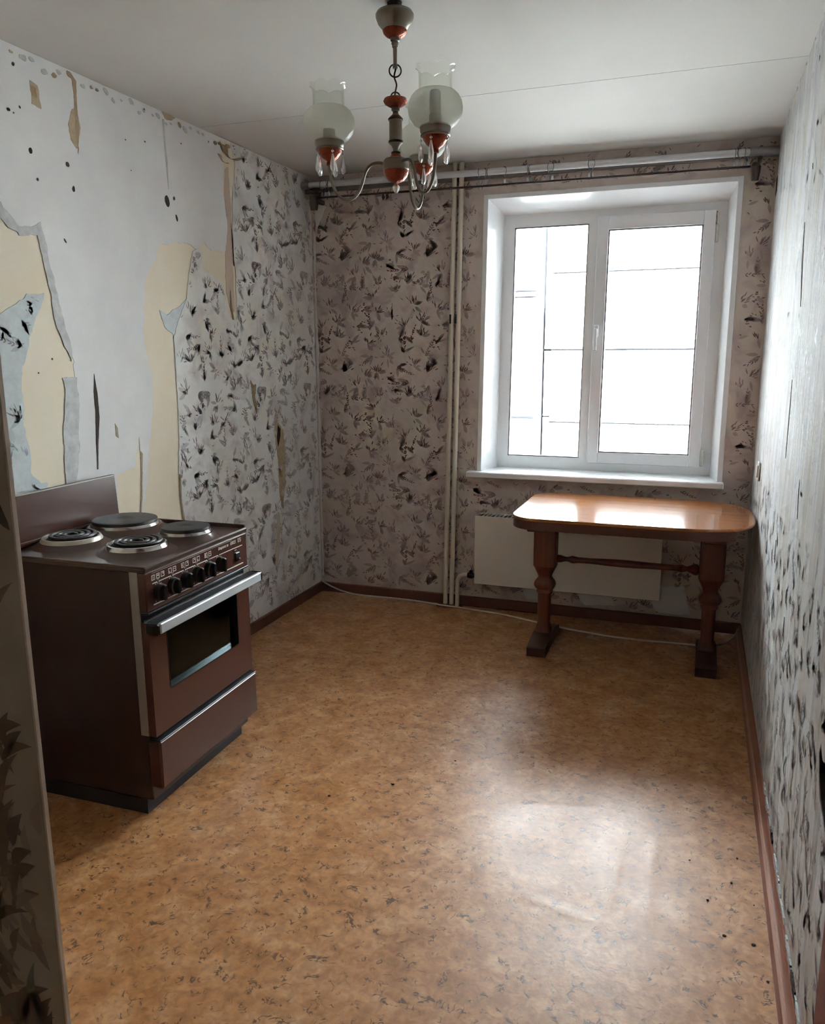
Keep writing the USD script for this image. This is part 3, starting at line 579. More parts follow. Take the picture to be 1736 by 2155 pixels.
# ------------------------------------------------------------------ outside
bld = thing("apartment_building", "pale panel apartment block washed out beyond the window", "building", (0, 0, 0))
obj("core", cat_([bx(-2.86, 22, 24.25, 30, -10, 9), bx(-20, -3.12, 23.55, 30, -10, 12), bx(-3.3, -2.7, 24.7, 30, -10, 9)]), M["joint"], bld, smooth=False)
obj("corner_strip", bx(-3.2, -2.8, 24.45, 24.62, 3.0, 12), plain("corner_strip_blue", (.30, .37, .44), .8), bld, smooth=False)
for za, zb in ((-9.9, -3.6), (-3.6, -.78), (-.74, 1.56), (1.62, 2.98)):
    obj("facade_panel", bx(-3.06, -2.84, 24.1, 24.3, za, zb, .01), M["facade"], bld, smooth=False)
zs = [-9.9, -6.2, -3.6, -.95, 1.59, 4.2, 6.8, 8.9]
for i, (za, zb) in enumerate(zip(zs, zs[1:])):
    for xa, xb in ((-2.83, 3.1), (3.1, 6.4), (6.4, 12), (12, 22)):
        obj("facade_panel", bx(xa + .02, xb - .02, 24.0, 24.26, za + .025, zb - .025, .01), M["facade"], bld, smooth=False)
for za, zb in ((-9.9, -6.2), (-6.2, -3.6), (-3.6, -.78), (-.74, 3.38), (3.58, 6.4), (6.4, 9.2), (9.2, 12)):
    for xa, xb in ((-8.6, -3.12), (-20, -8.6)):
        obj("facade_panel", bx(xa + .02, xb - .02, 23.3, 23.56, za + .025, zb - .025, .01), M["facade"], bld, smooth=False)
obj("balcony_slab", bx(-7.5, -3.3, 23.0, 23.5, 3.40, 3.52), plain("balcony_grey", (.45, .45, .46), .8), bld)
obj("ground", bx(-40, 40, .6, 60, -10.2, -10), M["ground"], smooth=False, label="pale ground far below the window", cat="ground", kind="structure")

# ------------------------------------------------------------------ electric stove (local: front +x, width along y)
st = thing("electric_stove", "dark brown enamel electric stove with four hotplates and glass oven door", "stove", (.337, -2.175, 0), 1.0)
body = man(bx(-.295, .268, -.300, .300, .055, .832, .003)) - man(bx(-.20, .30, -.215, .215, .37, .66))
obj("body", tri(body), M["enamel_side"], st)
obj("oven_lining", tri(man(bx(-.205, .2675, -.22, .22, .365, .665)) - man(bx(-.195, .30, -.21, .21, .375, .655))), M["oven_in"], st)
for z in (.45, .545):
    bars = [tube([(.24, -.208, z), (.24, .208, z)], .004, 8), tube([(-.18, -.208, z), (-.18, .208, z)], .004, 8)] + [tube([(-.18, y, z), (.24, y, z)], .002, 6) for y in np.linspace(-.19, .19, 14)]
    obj("oven_rack", cat_(bars), M["rack"], st)
obj("toe_kick", bx(-.27, .238, -.296, .296, 0, .06), M["toe"], st)
obj("toe_kick", bx(.2, .240, -.297, .297, .04, .10), M["toe"], st)
for s in (-1, 1):
    obj("side_trim", bx(.240, .2705, -.3035 if s < 0 else .297, -.297 if s < 0 else .3035, .285, .832, .001), M["trim"], st, label="grey metal strip on the front edge of the side")
# drawer
dr = obj("drawer", cat_([bx(.262, .312, -.304, .304, .105, .272, .006)]), M["enamel"], st)
obj("lip", bx(.272, .313, -.303, .303, .270, .2755, .002), M["toe"], dr, label="black lip along the drawer's top")
# oven door with its window
def fpanel(poly, x0, x1): return onto(extr(poly, x1 - x0), (x0, 0, 0), (0, 1, 0), (0, 0, 1), (1, 0, 0))
wnd = sbox(-.205, .425, .205, .612).buffer(.022, quad_segs=5).buffer(-.012, quad_segs=5)
dpoly = sbox(-.301, .285, .301, .668)
door = obj("oven_door", fpanel(dpoly.difference(wnd), .270, .2975), M["enamel"], st, smooth=False)
obj("window_glass", fpanel(wnd.buffer(.004), .276, .281), M["oven_glass"], door, smooth=False)
obj("window_trim", fpanel(wnd.difference(wnd.buffer(-.0045)), .2815, .2985), M["black"], door, smooth=False)
hd = obj("handle", bx(.330, .346, -.302, .318, .640, .674, .003), M["alu"], door, label="brushed aluminium bar handle")
obj("handle_end", bx(.296, .344, -.318, -.301, .638, .674, .005), M["black"], door)
obj("handle_end", bx(.296, .344, .318, .330, .638, .674, .005), M["black"], door)
obj("handle_back", quadslab((.297, -.302, .655), (.297, .318, .655), (.331, .318, .650), (.331, -.302, .650), (0, 0, 1), .020), M["toe"], door)
obj("vent_gap", bx(.262, .280, -.299, .299, .668, .700), M["black"], st)
obj("vent_lip", bx(.268, .302, -.301, .301, .697, .703, .001), M["black"], st)
# control panel, with its knobs, lines, pictograms and lettering
pn = obj("control_panel", bx(.262, .298, -.301, .301, .703, .829, .003), M["enamel"], st)
XF = .2982
def ink(name, polys, parent=st):
    return obj(name, fpanel(unary_union(polys), XF - .0002, XF + .0006), M["print"], parent, smooth=False)
KY = [-.240, -.168, -.099, -.032, .040, .108]
segs = [(-.268, -.244), (-.236, -.172), (-.164, -.103), (-.095, -.036), (-.028, .036), (.044, .104), (.112, .268)]
ink("printed_line", [sbox(a, .7875, b, .7905) for a, b in segs] + [sbox(-.268, .7185, .270, .7225), sbox(-.268, .8222, .20, .8228)])
def picto(y, z, fill):
    s = .0085; o = sbox(y - s, z - s, y + s, z + s); r = o.difference(sbox(y - s * .72, z - s * .72, y + s * .72, z + s * .72))
    d = s * .5
    inner = {"a": sbox(y - d, z - d, y, z + d), "b": sbox(y, z, y + d, z + d), "c": sbox(y - d, z, y + d, z + d * .4), "d": sbox(y - d * .3, z - d, y + d * .3, z + d), "e": sbox(y - d, z - d, y - d * .2, z - d * .2), "f": sbox(y - d * .9, z - d * .2, y + d * .9, z + d * .9)}[fill]
    return [r, inner]
for y, ks in ((-.238, "dfb"), (-.163, "ec"), (-.094, "ab"), (-.028, "be"), (.042, "ac")):
    pics = []
    for i, k in enumerate(ks): pics += picto(y - .012 * (len(ks) - 1) + .024 * i, .8075, k)
    ink("pictogram", pics + [sbox(y - .004, .7945, y - .002, .7975), sbox(y + .002, .7945, y + .004, .7975)])
def lettering(text, h, y, z, italic=.22):
    m = meshkit.text_mesh(text, h, .0007, bold=True)
    m.vertices[:, 0] += italic * m.vertices[:, 1]
    return onto(m, (XF - .0001, y, z), (0, 1, 0), (0, 0, 1), (1, 0, 0))
obj("lettering", cat_([lettering("Omperm m", .0095, .106, .8065), lettering("GRIS", .0115, .186, .8065), lettering("ES", .0140, .238, .8060, 0.0)]), M["print"], st, smooth=False)
obj("lettering", lettering("вкл.", .006, .214, .778, 0.0), M["print"], st, smooth=False)
for i, y in enumerate(KY):
    k = obj("knob", onto(lathe([(0, 0), (.0270, 0), (.0280, .003), (.0265, .016), (.0235, .0195), (0, .0205)], 28), (XF, y, .755), (0, 1, 0), (0, 0, 1), (1, 0, 0)), M["black"], st)
    obj("grip", bx(XF + .016, XF + .030, y - .0065, y + .0065, .755 - .0245, .755 + .0245, .003), M["black"], k)
    tk = []
    for a in (60, 78, 96, 114, 160, -40, -70, -120):
        r0, r1 = .0295, .0325; a = math.radians(a); c, s = math.cos(a), math.sin(a); wd = .0011 if a > 0 else .0017
        tk.append(Polygon([(y + r0 * c - wd * s, .755 + r0 * s + wd * c), (y + r1 * c - wd * s, .755 + r1 * s + wd * c), (y + r1 * c + wd * s, .755 + r1 * s - wd * c), (y + r0 * c + wd * s, .755 + r0 * s - wd * c)]))
    obj("dial_marks", fpanel(unary_union(tk), XF - .0002, XF + .0006), M["print"], k, smooth=False)
tg = obj("switch", bx(XF - .001, XF + .006, .215, .243, .738, .770, .002), M["black"], st, label="small black rocker switch")
obj("lamp", lathe([(0, 0), (.0035, .001), (.002, .006), (0, .007)], 12).apply_transform(trimesh.transformations.rotation_matrix(math.pi / 2, [0, 1, 0])).apply_translation((XF + .005, .236, .746)), M["print"], tg)
# cooktop
obj("cooktop", cat_([bx(-.298, .300, -.304, .304, .829, .846, .004), bx(-.298, .296, -.304, -.296, .842, .851, .002), bx(-.298, .296, .294, .304, .842, .860, .002), bx(.284, .302, -.304, .304, .838, .850, .004)]), M["cooktop"], st)
bs = obj("backsplash", quadslab((-.290, -.300, .846), (-.290, .300, .846), (-.300, .300, 1.022), (-.300, -.300, 1.022), (1, 0, 0), .014), M["enamel"], st)
obj("top_edge", bx(-.302, -.284, -.301, .301, 1.021, 1.026, .001), M["trim"], bs, label="thin bright edge")
obj("foot_edge", bx(-.285, -.262, -.300, .300, .846, .862, .005), M["enamel"], bs)
HZ = 1.8
def up_(prof): return [(r, z * HZ) for r, z in prof]
def plate(y, x, R):
    hump = obj("hotplate", lathe(up_([(R * .55, .0035), (R * .93, .0155), (R * .97, .0165), (R, .016), (R, .019), (R * .985, .0235), (R * .93, .0245), (R * .34, .0245), (R * .27, .0228), (0, .0228)])  , 56, (x, y, .8455)), M["cast"], st, label="solid black cast-iron hotplate")
    obj("ring", lathe(up_([(R * .98, .013), (R * 1.05, .012), (R * 1.06, .010), (R * 1.02, .0165), (R * .995, .018), (R * .98, .013)])  , 56, (x, y, .8455)), M["chrome"], hump)
    obj("surround", lathe(up_([(R * 1.40, -.001), (R * 1.25, .0035), (R * 1.12, .0115), (R * 1.03, .0125), (R * .9, .006)])  , 56, (x, y, .8455)), M["cooktop"], hump)
def coil(y, x, R, mm, gap=0.0):
    th = np.linspace(0.4, 2 * np.pi * 3.25, 150); r = .014 + (R * .80 - .014) * th / th[-1]
    sp = tube(np.c_[x + r * np.cos(th), y + r * np.sin(th), np.full(150, .8795)], .0068, 8)
    sp.vertices[:, 2] = np.minimum(sp.vertices[:, 2], .8842)
    c = obj("coil_element", sp, M["cast"], st, label="black spiral heating coil")
    obj("drip_bowl", lathe(up_([(0, .0012), (R * .4, .0012), (R * .75, .006), (R * .86, .0125)])  , 48, (x, y, .8455)), M["black"], c)
    obj("ring", lathe(up_([(R * .83, .012), (R * .90, .0172), (R * .96, .0165), (R * 1.02, .011), (R * 1.03, .008), (R * .95, .0135), (R * .83, .010)])  , 48, (x, y, .8455)), M[mm], c)
    obj("surround", lathe(up_([(R * 1.36, -.001), (R * 1.2, .003), (R * 1.06, .009), (R * .98, .0105), (R * .9, .008)])  , 48, (x, y, .8455)), M["cooktop"], c)
plate(.148, -.126, .118); plate(.105, .170, .086)
coil(-.104, -.150, .100, "ring_white"); coil(-.115, .130, .100, "chrome")

# ------------------------------------------------------------------ dining table
TZ = .738
tb = thing("dining_table", "varnished oblong wooden table with turned trestle legs under the window", "table", (1.948, -.480, 0))
def rrect(hx, hy, r, n=12):
    return sbox(-hx + r, -hy + r, hx - r, hy - r).buffer(r, quad_segs=n)
def topshape(hx, hy):
    a = np.linspace(0, 2 * np.pi, 120, endpoint=False); e = .46
    p = np.c_[hx * np.sign(np.cos(a)) * np.abs(np.cos(a)) ** e, hy * np.sign(np.sin(a)) * np.abs(np.sin(a)) ** .62]
    return Polygon(p).buffer(0)
tp = unary_union([sbox(-.545 + .13, -.368 + .13, 0, .368 - .13).buffer(.13, quad_segs=12), sbox(-.2, -.368, .15, .368), affinity.scale(Point(0, 0).buffer(1, quad_segs=40), .40, .368).intersection(sbox(0, -1, 1, 1)), sbox(.1, -.25, .545 - .25, .25)])
tp = unary_union([tp, affinity.translate(Polygon([(.44 * abs(math.cos(q)) ** .62 * (1 if math.cos(q) > 0 else -1), .368 * abs(math.sin(q)) ** .62 * (1 if math.sin(q) > 0 else -1)) for q in np.linspace(0, 2 * math.pi, 120, endpoint=False)]), .102, 0)]).buffer(.02).buffer(-.02).buffer(-.02).buffer(.02)
lay = []
for zz0, zz1, ins in ((TZ - .020, TZ - .004, 0.0), (TZ - .004, TZ, -.003)):
    pass
ringp = np.array(tp.exterior.coords)[:-1]
def layers(poly, zs):
    """A solid of a plan outline, inset by each layer's amount."""
    P = np.array(poly.exterior.coords)[:-1]; c = P.mean(0); n = len(P); V, F = [], []
    for z, ins in zs:
        d = np.linalg.norm(P - c, axis=1, keepdims=True); V += [(*q, z) for q in (c + (P - c) * (1 - ins / d))]
    for i in range(len(zs) - 1):
        for k in range(n):
            k2 = (k + 1) % n; a, b = i * n, (i + 1) * n
            F += [(a + k, a + k2, b + k2), (a + k, b + k2, b + k)]
    V += [(*c, zs[0][0]), (*c, zs[-1][0])]; b0, b1, L = len(V) - 2, len(V) - 1, (len(zs) - 1) * n
    for k in range(n):
        k2 = (k + 1) % n; F += [(b0, k2, k), (b1, L + k, L + k2)]
    m = trimesh.Trimesh(V, F, process=False); m.fix_normals(); return m
obj("tabletop", layers(tp, [(TZ - .014, .003), (TZ - .011, 0), (TZ - .004, 0), (TZ, .003)]), M["wood_top"], tb, smooth=40)
ap = tp.buffer(-.003).intersection(sbox(-1, -1, .452, 1))
apm = man(onto(extr(ap, .041), (0, 0, TZ - .055), (1, 0, 0), (0, 1, 0), (0, 0, 1))) - man(onto(extr(ap.buffer(-.03), .08), (0, 0, TZ - .090), (1, 0, 0), (0, 1, 0), (0, 0, 1)))
obj("apron", tri(apm), M["wood_apron"], tb)
def post(x):
    prof = [(.655, .058, .042), (.425, .058, .042), (.418, .056, .040), (.375, .036, .030), (.362, .033, .029), (.352, .040, .034), (.338, .051, .040), (.322, .055, .042), (.306, .048, .038), (.298, .038, .032), (.292, .040, .034), (.282, .040, .034), (.278, .033, .030), (.12, .031, .029), (.10, .036, .032), (.068, .044, .038)]
    V, F = [], []; n = 32; a = np.linspace(0, 2 * np.pi, n, endpoint=False)
    for z, hx, hy in prof:
        e = .28 if z > .42 else .55
        V += [(x + hx * np.sign(math.cos(t)) * abs(math.cos(t)) ** e, hy * np.sign(math.sin(t)) * abs(math.sin(t)) ** e, z) for t in a]
    for i in range(len(prof) - 1):
        for k in range(n):
            k2 = (k + 1) % n; F += [(i * n + k, (i + 1) * n + k, (i + 1) * n + k2), (i * n + k, (i + 1) * n + k2, i * n + k2)]
    V += [(x, 0, prof[0][0]), (x, 0, prof[-1][0])]
    for k in range(n):
        k2 = (k + 1) % n; F += [(len(V) - 2, k, k2), (len(V) - 1, (len(prof) - 1) * n + k2, (len(prof) - 1) * n + k)]
    m = trimesh.Trimesh(V, F, process=False); m.fix_normals(); return m
for x in (-.425, .372):
    obj("post", post(x), M["wood_post"], tb, smooth=35)
    obj("bearer", bx(x - .05, x + .05, -.26, .26, .650, .7235, .006), M["wood_apron"], tb)
    side = Polygon([(-.205, 0), (.215, 0), (.215, .036), (.19, .042), (.07, .070), (-.07, .070), (-.175, .052), (-.205, .044)])
    obj("foot", onto(extr(side, .094), (x - .047, 0, 0), (0, 1, 0), (0, 0, 1), (1, 0, 0)), M["wood_foot"], tb, smooth=False)
pr = [(-.37, .0165), (-.345, .0175), (-.325, .012), (-.31, .012), (-.29, .019), (-.27, .016), (-.25, .0145), (-.15, .016), (-.03, .0195), (.09, .016), (.19, .0145), (.22, .016), (.24, .019), (.255, .012), (.275, .0175), (.318, .0165)]
sx = spline([(a, b, 0) for a, b in pr], 60)
obj("stretcher", tube(np.c_[sx[:, 0], np.zeros(60), np.full(60, .463)], sx[:, 1], 14), M["wood_post"], tb)

# ------------------------------------------------------------------ radiator, pipes, cable
RX0, RX1, RZ0, RZ1 = 1.043, 2.077, .172, .577
rd = thing("radiator", "flat cream panel radiator on the wall behind the table", "radiator", (0, 0, 0))
obj("front_panel", bx(RX0, RX1, -.104, -.098, RZ0, RZ1, .002), M["radiator"], rd)
for x in (RX0, RX1 - .004): obj("side_panel", bx(x, x + .004, -.098, -.004, RZ0 + .004, RZ1 - .004), M["radiator"], rd)
obj("core", bx(RX0 + .006, RX1 - .006, -.0972, -.004, RZ0 + .05, RZ1 - .012), M["radiator_dark"], rd, smooth=False)
obj("top_rail", bx(RX0, RX1, -.012, -.006, RZ1 - .006, RZ1), M["radiator"], rd)
bars = []
for k in range(44):
    x = RX0 + .012 + k * .0235
    bars.append(quadslab((x, -.099, RZ1 - .005), (x + .0065, -.099, RZ1 - .005), (x + .018, -.011, RZ1 - .005), (x + .0115, -.011, RZ1 - .005), (0, 0, 1), .004))
for b in bars: obj("grille_bar", b, M["radiator"], rd, smooth=False)
def pipe(label, pts, r, extra=()):
    p = thing("heating_pipe", label, "pipe", tuple(pts[0]))
    q = np.array(pts) - np.array(pts[0])
    obj("tube", tube(q, r, 16), M["pipe"], p)
    for nm, m, mm in extra: obj(nm, m, mm, p)
pipe("left one of the two cream vertical heating pipes", [(.845, -.035, -.006), (.868, -.035, 1.2), (.893, -.035, 2.499)], .0135, [("chipped_paint", bx(.0245, .034, -.0145, -.012, 1.66, 1.71, .001), M["valve"])])
pipe("right one of the two cream vertical heating pipes", [(.884, -.035, -.006), (.908, -.035, 1.2), (.932, -.035, 2.499)], .0135, [("chipped_paint", bx(.014, .026, -.0148, -.012, 1.66, 1.71, .001), M["valve"])])
bend = [(.925, -.055, -.006), (.927, -.055, .08), (.928, -.055, .15), (.932, -.055, .178), (.945, -.055, .196), (.965, -.055, .205), (1.0, -.055, .206)]
sp = spline(bend, 30)
pipe("short bent cream pipe from the floor to the radiator valve", sp, .0125, [("valve", cat_([lathe([(0, -.02), (.015, -.02), (.018, -.01), (.018, .01), (.013, .014), (.013, .035), (0, .035)], 16).apply_transform(trimesh.transformations.rotation_matrix(math.pi / 2, [0, 1, 0])).apply_translation((.085, 0, .212)), bx(.078, .094, -.012, .012, .205, .245, .003)]), M["valve"])])
cb = spline([(.012, -.03, .075), (.06, -.026, .05), (.16, -.028, .018), (.40, -.034, .006), (.76, -.056, .008), (.845, -.077, .010), (.925, -.081, .010), (.985, -.086, .008), (1.2, -.11, .006), (1.46, -.19, .005), (1.75, -.265, .005), (1.95, -.285, .005), (2.2, -.27, .005), (2.36, -.24, .005), (2.46, -.12, .02), (2.488, -.04, .05)], 160)
obj("cable", tube(cb, .0052, 8), M["cable"], label="thin white cable lying along the floor under the far wall", cat="cable")
pipe_patch = bx(.80, .955, -.070, -.019, -.004, .010, .003)
obj("pipe_plate", pipe_patch, M["baseboard"], label="brown wooden block on the floor where the pipes go down", cat="floor block")

# ------------------------------------------------------------------ curtain rails and clips
cr = thing("curtain_rail", "whitish round curtain rail running wall to wall under the ceiling", "curtain rail", (0, -.105, 2.420))
obj("tube", tube([(.035, 0, .012), (W - .10, 0, -.006)], .0168, 18), M["rail_white"], cr)
obj("end_sleeve", tube([(.004, 0, .012), (.05, 0, .0117)], .021, 16), M["clip"], cr)
obj("end_sleeve", tube([(W - .13, 0, -.0058), (W - .004, 0, -.006)], .0205, 16), M["clip"], cr)
obj("bracket", bx(.03, .12, -.02, .10, -.038, -.0175, .005), M["rail_dark"], cr, label="dark bracket in the left corner")
obj("bracket", bx(.05, .07, .0, .104, -.03, .03, .003), M["rail_dark"], cr)
obj("bracket", bx(W - .09, W - .075, .0, .104, -.04, .02, .003), M["rail_dark"], cr)
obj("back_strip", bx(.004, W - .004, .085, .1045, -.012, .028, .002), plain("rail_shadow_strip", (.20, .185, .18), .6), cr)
c2 = thing("curtain_bar", "thin dark brown bar hanging under the curtain rail", "curtain bar", (0, -.125, 2.350))
obj("bar", tube([(.09, 0, .008), (1.2, 0, .001), (2.385, 0, -.004)], .0055, 10), M["rail_dark"], c2)
obj("end_cap", lathe([(0, -.05), (.016, -.05), (.022, -.01), (.024, .012), (.015, .028), (0, .03)], 16, (2.395, 0, -.018)), M["rail_dark"], c2)
obj("end_cap", lathe([(0, -.045), (.02, -.045), (.026, -.005), (.022, .025), (0, .03)], 16, (.085, 0, -.012)), M["rail_dark"], c2)
obj("arm", bx(2.385, 2.405, 0, .124, -.012, .012, .002), M["rail_dark"], c2)
obj("arm", bx(.075, .095, 0, .124, -.012, .012, .002), M["rail_dark"], c2)
ang = np.linspace(0, 2 * np.pi, 24, endpoint=False)
def clip_parts(p):
    obj("ring", tube(np.c_[0 * ang, .0205 * np.cos(ang), .0205 * np.sin(ang) - .0017], .0019, 6, closed=True), M["clip"], p)
    obj("hanger", tube([(0, 0, -.025), (0, 0, -.042)], .0016, 6), M["clip"], p)
    obj("jaw", cat_([quadslab((-.005, -.003, -.042), (.005, -.003, -.042), (.009, -.006, -.072), (-.009, -.006, -.072), (0, 1, 0), .0025), quadslab((-.005, .002, -.042), (.005, .002, -.042), (.009, .004, -.072), (-.009, .004, -.072), (0, 1, 0), .0025)]), M["crystal_clip"], p)
M["crystal_clip"] = plain("clip_clear_plastic", (.55, .54, .54), .12, .35)
cx = [1.045, 1.080, 1.100, 1.184, 1.306, 1.325, 1.413, 1.434, 1.622, 1.636, 2.300, 2.322, 2.345, 2.36, .13, .15, .17]
for i, x in enumerate(cx):
    rest, which = ("hanging over the window", "curtain clips along the rail over the window") if 1.2 < x < 2.2 else ("hanging left of the window", "curtain clips left of the window") if 1 < x < 1.2 else ("at the rail's right end", "curtain clips bunched at the right end") if x > 2.2 else ("at the rail's left end", "curtain clips bunched at the left end")
    zone = sorted(q for q in cx if (1.2 < q < 2.2) == (1.2 < x < 2.2) and (q > 2.2) == (x > 2.2) and (q < 1) == (x < 1))
    ORD = ["first", "second", "third", "fourth", "fifth", "sixth", "seventh", "eighth"]
    lab = f"{ORD[zone.index(x)]} grey curtain clip from the left, {rest}"
    loc = (x, -.105, 2.420 + .012 - .0073 * x)
    if i == 0:
        clip0 = thing("curtain_clip", lab, "curtain clip", loc, 8, which); clip_parts(clip0)
    else:
        copy_of(clip0, "curtain_clip", lab, "curtain clip", loc, [0, 25, -18, 40, 10, -30][i % 6], which)

# ------------------------------------------------------------------ light switch
sw = thing("light_switch", "small white switch plate on the right wall above the table", "light switch", (W, -.46, .950))
obj("plate", bx(-.010, 0, -.040, .040, -.042, .042, .003), M["switch"], sw)
obj("rocker", bx(-.016, -.009, -.022, .022, -.028, .028, .003), M["switch"], sw)

# ------------------------------------------------------------------ chandelier (local z from the ceiling)
ch = thing("chandelier", "three-armed copper and nickel chandelier with frosted glass shades and crystal drops", "chandelier", (1.30, -2.0, H))
def zc(pairs): return [(r, z - H) for r, z in pairs]
obj("ceiling_hook", lathe(zc([(0, 2.4995), (.022, 2.4995), (.020, 2.488), (.014, 2.478), (0, 2.476)]), 20), M["hook"], ch)
obj("canopy", lathe(zc([(0, 2.476), (.040, 2.4775), (.052, 2.474), (.0565, 2.466), (.056, 2.458), (.050, 2.443), (.040, 2.431), (.034, 2.424), (0, 2.424)]), 40), M["nickel"], ch, label="satin nickel bell at the ceiling")
obj("canopy_cup", lathe(zc([(0, 2.428), (.034, 2.428), (.0365, 2.424), (.034, 2.417), (.026, 2.409), (.015, 2.404), (0, 2.404)]), 36), M["copper"], ch)
obj("rod", lathe(zc([(0, 2.406), (.013, 2.406), (.0135, 2.397), (.010, 2.394), (.011, 2.389), (.0085, 2.384), (.009, 2.380), (.0062, 2.377), (.0055, 2.335), (.0075, 2.333), (.0075, 2.322), (0, 2.322)]), 20), M["column"], ch)
a = np.linspace(0, 2 * np.pi, 40, endpoint=False); fr_ = np.array([math.cos(YAW), math.sin(YAW)])
obj("chain_ring", tube(np.c_[.0175 * np.cos(a) * fr_[0], .0175 * np.cos(a) * fr_[1], .0175 * np.sin(a) + 2.316 - H], .0023, 8, closed=True), M["bronze"], ch)
obj("wire", tube(spline([(0, 0, 2.335 - H), (.001, 0, 2.318 - H), (-.003, 0, 2.300 - H), (.003, .002, 2.280 - H), (.001, 0, 2.262 - H), (.002, 0, 2.238 - H)], 30), .0026, 8), M["bronze"], ch)
obj("chain_ring", tube(np.c_[.014 * np.cos(a) * fr_[0], .014 * np.cos(a) * fr_[1], .014 * np.sin(a) + 2.243 - H], .0022, 8, closed=True), M["bronze"], ch)
obj("copper_knob", lathe(zc([(0, 2.245), (.020, 2.244), (.033, 2.239), (.0365, 2.232), (.032, 2.224), (.020, 2.217), (.012, 2.214), (0, 2.214)]), 36), M["copper"], ch)
obj("column", lathe(zc([(0, 2.215), (.0125, 2.213), (.0125, 2.206), (.0085, 2.203), (.0085, 2.198), (.014, 2.190), (.0205, 2.184), (.0215, 2.179), (.0195, 2.177), (.0195, 2.122), (.0215, 2.119), (.0205, 2.114), (.013, 2.107), (.0085, 2.098), (.0085, 2.092), (.0125, 2.090), (.0125, 2.084), (0, 2.084)]), 32), M["column"], ch)
obj("column_ring", lathe(zc([(0, 2.193), (.0155, 2.1905), (.0225, 2.183), (.0225, 2.179), (.0, 2.179)]), 32), M["bronze"], ch)
obj("column_ring", lathe(zc([(0, 2.121), (.0222, 2.121), (.0222, 2.116), (.013, 2.108), (0, 2.108)]), 32), M["bronze"], ch)
obj("column_ring", lathe(zc([(0, 2.090), (.0140, 2.0895), (.0140, 2.084), (0, 2.0835)]), 32), M["bronze"], ch)
obj("hub_collar", lathe(zc([(0, 2.085), (.012, 2.085), (.017, 2.077), (.0195, 2.072), (0, 2.072)]), 32), M["copper"], ch)
obj("hub_cap", lathe(zc([(0, 2.074), (.020, 2.074), (.033, 2.070), (.037, 2.066), (0, 2.065)]), 36), M["bronze"], ch)
obj("hub", lathe(zc([(0, 2.067), (.036, 2.067), (.0395, 2.060), (.0395, 2.040), (.037, 2.036), (0, 2.036)]), 40), M["nickel"], ch)
obj("hub_bowl", lathe(zc([(0, 2.038), (.0375, 2.038), (.0385, 2.033), (.034, 2.020), (.024, 2.008), (.010, 2.002), (0, 2.001)]), 40), M["copper"], ch, label="hammered copper bowl under the hub")
def facet(prof, n=8): return lathe(prof, n)
obj("finial", facet(zc([(0, 2.001), (.004, 2.0), (.007, 1.996), (.0125, 1.990), (.0115, 1.984), (.006, 1.975), (.003, 1.972), (0, 1.972)])), M["crystal"], ch, smooth=False)
ARM = [(.034, 2.055), (.050, 2.0585), (.068, 2.056), (.084, 2.046), (.096, 2.024), (.106, 1.992), (.120, 1.966), (.142, 1.952), (.166, 1.956), (.185, 1.977), (.196, 2.008), (.200, 2.035), (.200, 2.054)]
arm_c = spline([(r, 0, z - H) for r, z in ARM], 60)
def shade_mesh():
    prof = [(.037, 2.114), (.046, 2.116), (.060, 2.124), (.0705, 2.138), (.0765, 2.154), (.0775, 2.168), (.0745, 2.184), (.067, 2.198), (.057, 2.2075), (.0505, 2.2105)]
    return prof
def ruffle():
    zs = np.linspace(2.2105, 2.268, 10); n = 96; V, F = [], []
    an = np.linspace(0, 2 * np.pi, n, endpoint=False)
    prof = [(.0498, 2.2105, 0), (.0475, 2.214, 0), (.0472, 2.235, 0), (.0472, 2.250, .03), (.0480, 2.258, .25), (.0505, 2.265, .6), (.0540, 2.269, .9), (.0565, 2.2705, 1)]
    outs = prof; ins = [(r - .0022, z + (.0006 if k == len(prof) - 1 else 0), q) for k, (r, z, q) in enumerate(prof)][::-1]
    for r, z, q in outs + ins:
        for t in an:
            V.append(((r + .0025 * q * (abs(math.cos(4 * t)) - .6)) * math.cos(t), (r + .0025 * q * (abs(math.cos(4 * t)) - .6)) * math.sin(t), z + .0088 * q * (abs(math.cos(4 * t)) ** .8 - .6) - H))
    L = len(outs + ins)
    for i in range(L):
        j = (i + 1) % L
        for k in range(n):
            k2 = (k + 1) % n; F += [(i * n + k, i * n + k2, j * n + k2), (i * n + k, j * n + k2, j * n + k)]
    m = trimesh.Trimesh(V, F, process=False); m.fix_normals(); return m
ruf = ruffle()
bulge = lathe(zc(shade_mesh()), 64)
drop_prof = [(0, .001), (.0025, 0), (.0032, -.004), (.0048, -.012), (.0078, -.026), (.0090, -.034), (.0075, -.043), (.0035, -.049), (0, -.0505)]
bead = facet([(0, .0045), (.0042, .0015), (.0042, -.0015), (0, -.0045)], 8)
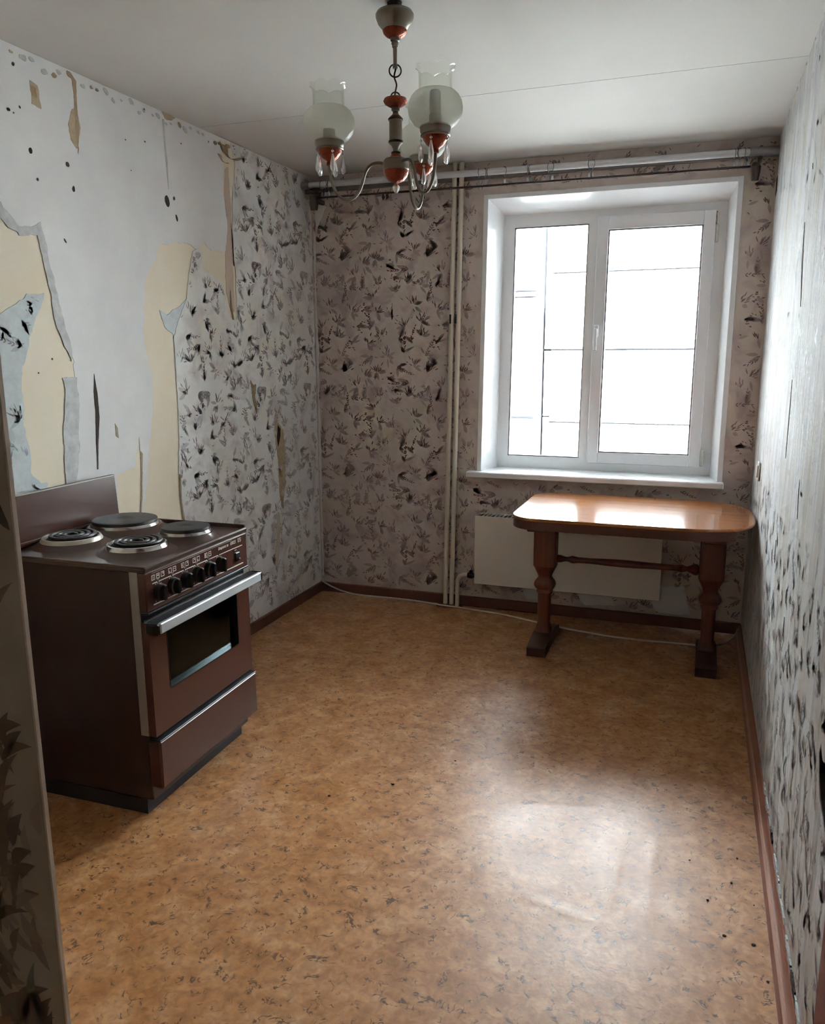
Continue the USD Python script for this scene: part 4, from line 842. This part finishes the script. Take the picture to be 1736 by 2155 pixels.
for ai, adeg in enumerate((185, 305, 65)):
    th = math.radians(adeg) + YAW; c, s = math.cos(th), math.sin(th)
    R = np.array([[c, -s, 0], [s, c, 0], [0, 0, 1.0]])
    def turn(m): return trimesh.Trimesh(np.asarray(m.vertices) @ R.T, m.faces, process=False)
    def at(m): return trimesh.Trimesh(np.asarray(m.vertices) + np.array([.2 * c, .2 * s, 0]), m.faces, process=False)
    am = obj("arm", turn(tube(arm_c, .0047, 12)), M["column"], ch)
    obj("copper_cup", at(lathe(zc([(0, 2.098), (.034, 2.097), (.0365, 2.093), (.034, 2.083), (.025, 2.070), (.014, 2.062), (.010, 2.058), (.010, 2.049), (0, 2.049)]), 36)), M["copper"], am)
    obj("gallery", at(lathe(zc([(.040, 2.119), (.0435, 2.1195), (.0445, 2.116), (.043, 2.104), (.0405, 2.098), (.0425, 2.094), (.040, 2.0915), (0, 2.0915), (0, 2.096), (.037, 2.098), (.040, 2.106), (.040, 2.119)]), 40)), M["nickel"], am)
    shd = obj("shade", at(bulge), M["frost"], ch, smooth=60, label="frosted globe-shaped glass shade with a patterned surface")
    obj("chimney", at(ruf), M["clear"], shd, smooth=60, label="clear glass neck with a ruffled rim")
    obj("socket", at(lathe(zc([(0, 2.152 if ai != 1 else 2.15), (.0175, 2.150), (.0185, 2.12), (.0185, 2.098), (0, 2.097)]), 24)), M["socket"], ch)
    if ai == 1:
        obj("bulb", at(lathe(zc([(0, 2.214), (.012, 2.213), (.0155, 2.208), (.0165, 2.17), (.0150, 2.15), (0, 2.148)]), 24)), M["bulb"], ch)
    for k in range(5):
        q = math.radians(72 * k + (20, 55, 5)[ai]); px, py = .2 * c + .0405 * math.cos(q), .2 * s + .0405 * math.sin(q)
        dp = cat_([bead.copy().apply_translation((0, 0, -.002)), facet(drop_prof, 8).apply_translation((0, 0, -.010))])
        dp.apply_translation((px, py, 2.083 - H))
        dr_ = obj("crystal_drop", dp, M["crystal"], ch, smooth=False)
        obj("hook", tube([(px, py, 2.093 - H), (px, py, 2.072 - H)], .0007, 5), M["nickel"], dr_)

# ------------------------------------------------------------------ crumbs on the floor
def crumb_label(k):
    mine = [q for q in range(len(spots)) if (q < 8) == (k < 8)]
    n = sorted(mine, key=lambda q: spots[q][1]).index(k)
    return f"tiny dark crumb {'beside the right baseboard' if k < 8 else 'in mid floor'}, {['first', 'second', 'third', 'fourth', 'fifth', 'sixth', 'seventh', 'eighth'][n]} nearest the camera"
rng = random.Random(15)
spots = [(2.405, -2.075), (2.385, -2.20), (2.32, -2.30), (2.36, -2.43), (2.43, -2.44), (2.27, -2.13), (2.455, -2.56), (2.44, -2.28), (1.28, -2.03), (1.44, -1.80), (1.10, -2.17), (1.24, -2.42)]
for k, (x, y) in enumerate(spots):
    s = rng.uniform(.002, .0042)
    m = trimesh.creation.icosphere(1, 1.0); m.vertices *= np.array([s * rng.uniform(.8, 1.5), s, s * .5]) * (1 + .35 * (meshkit.noise(m.vertices * 1.7 + k * 3, k)[:, None] - .5))
    zf = Z[np.abs(xs - x).argmin(), np.abs(ys - y).argmin()]
    m.apply_translation((x, y, zf + s * .4))
    obj("crumb", m, M["crumb"], label=crumb_label(k), cat="crumb", group="crumbs near the right baseboard" if k < 8 else "crumbs in the middle of the floor")
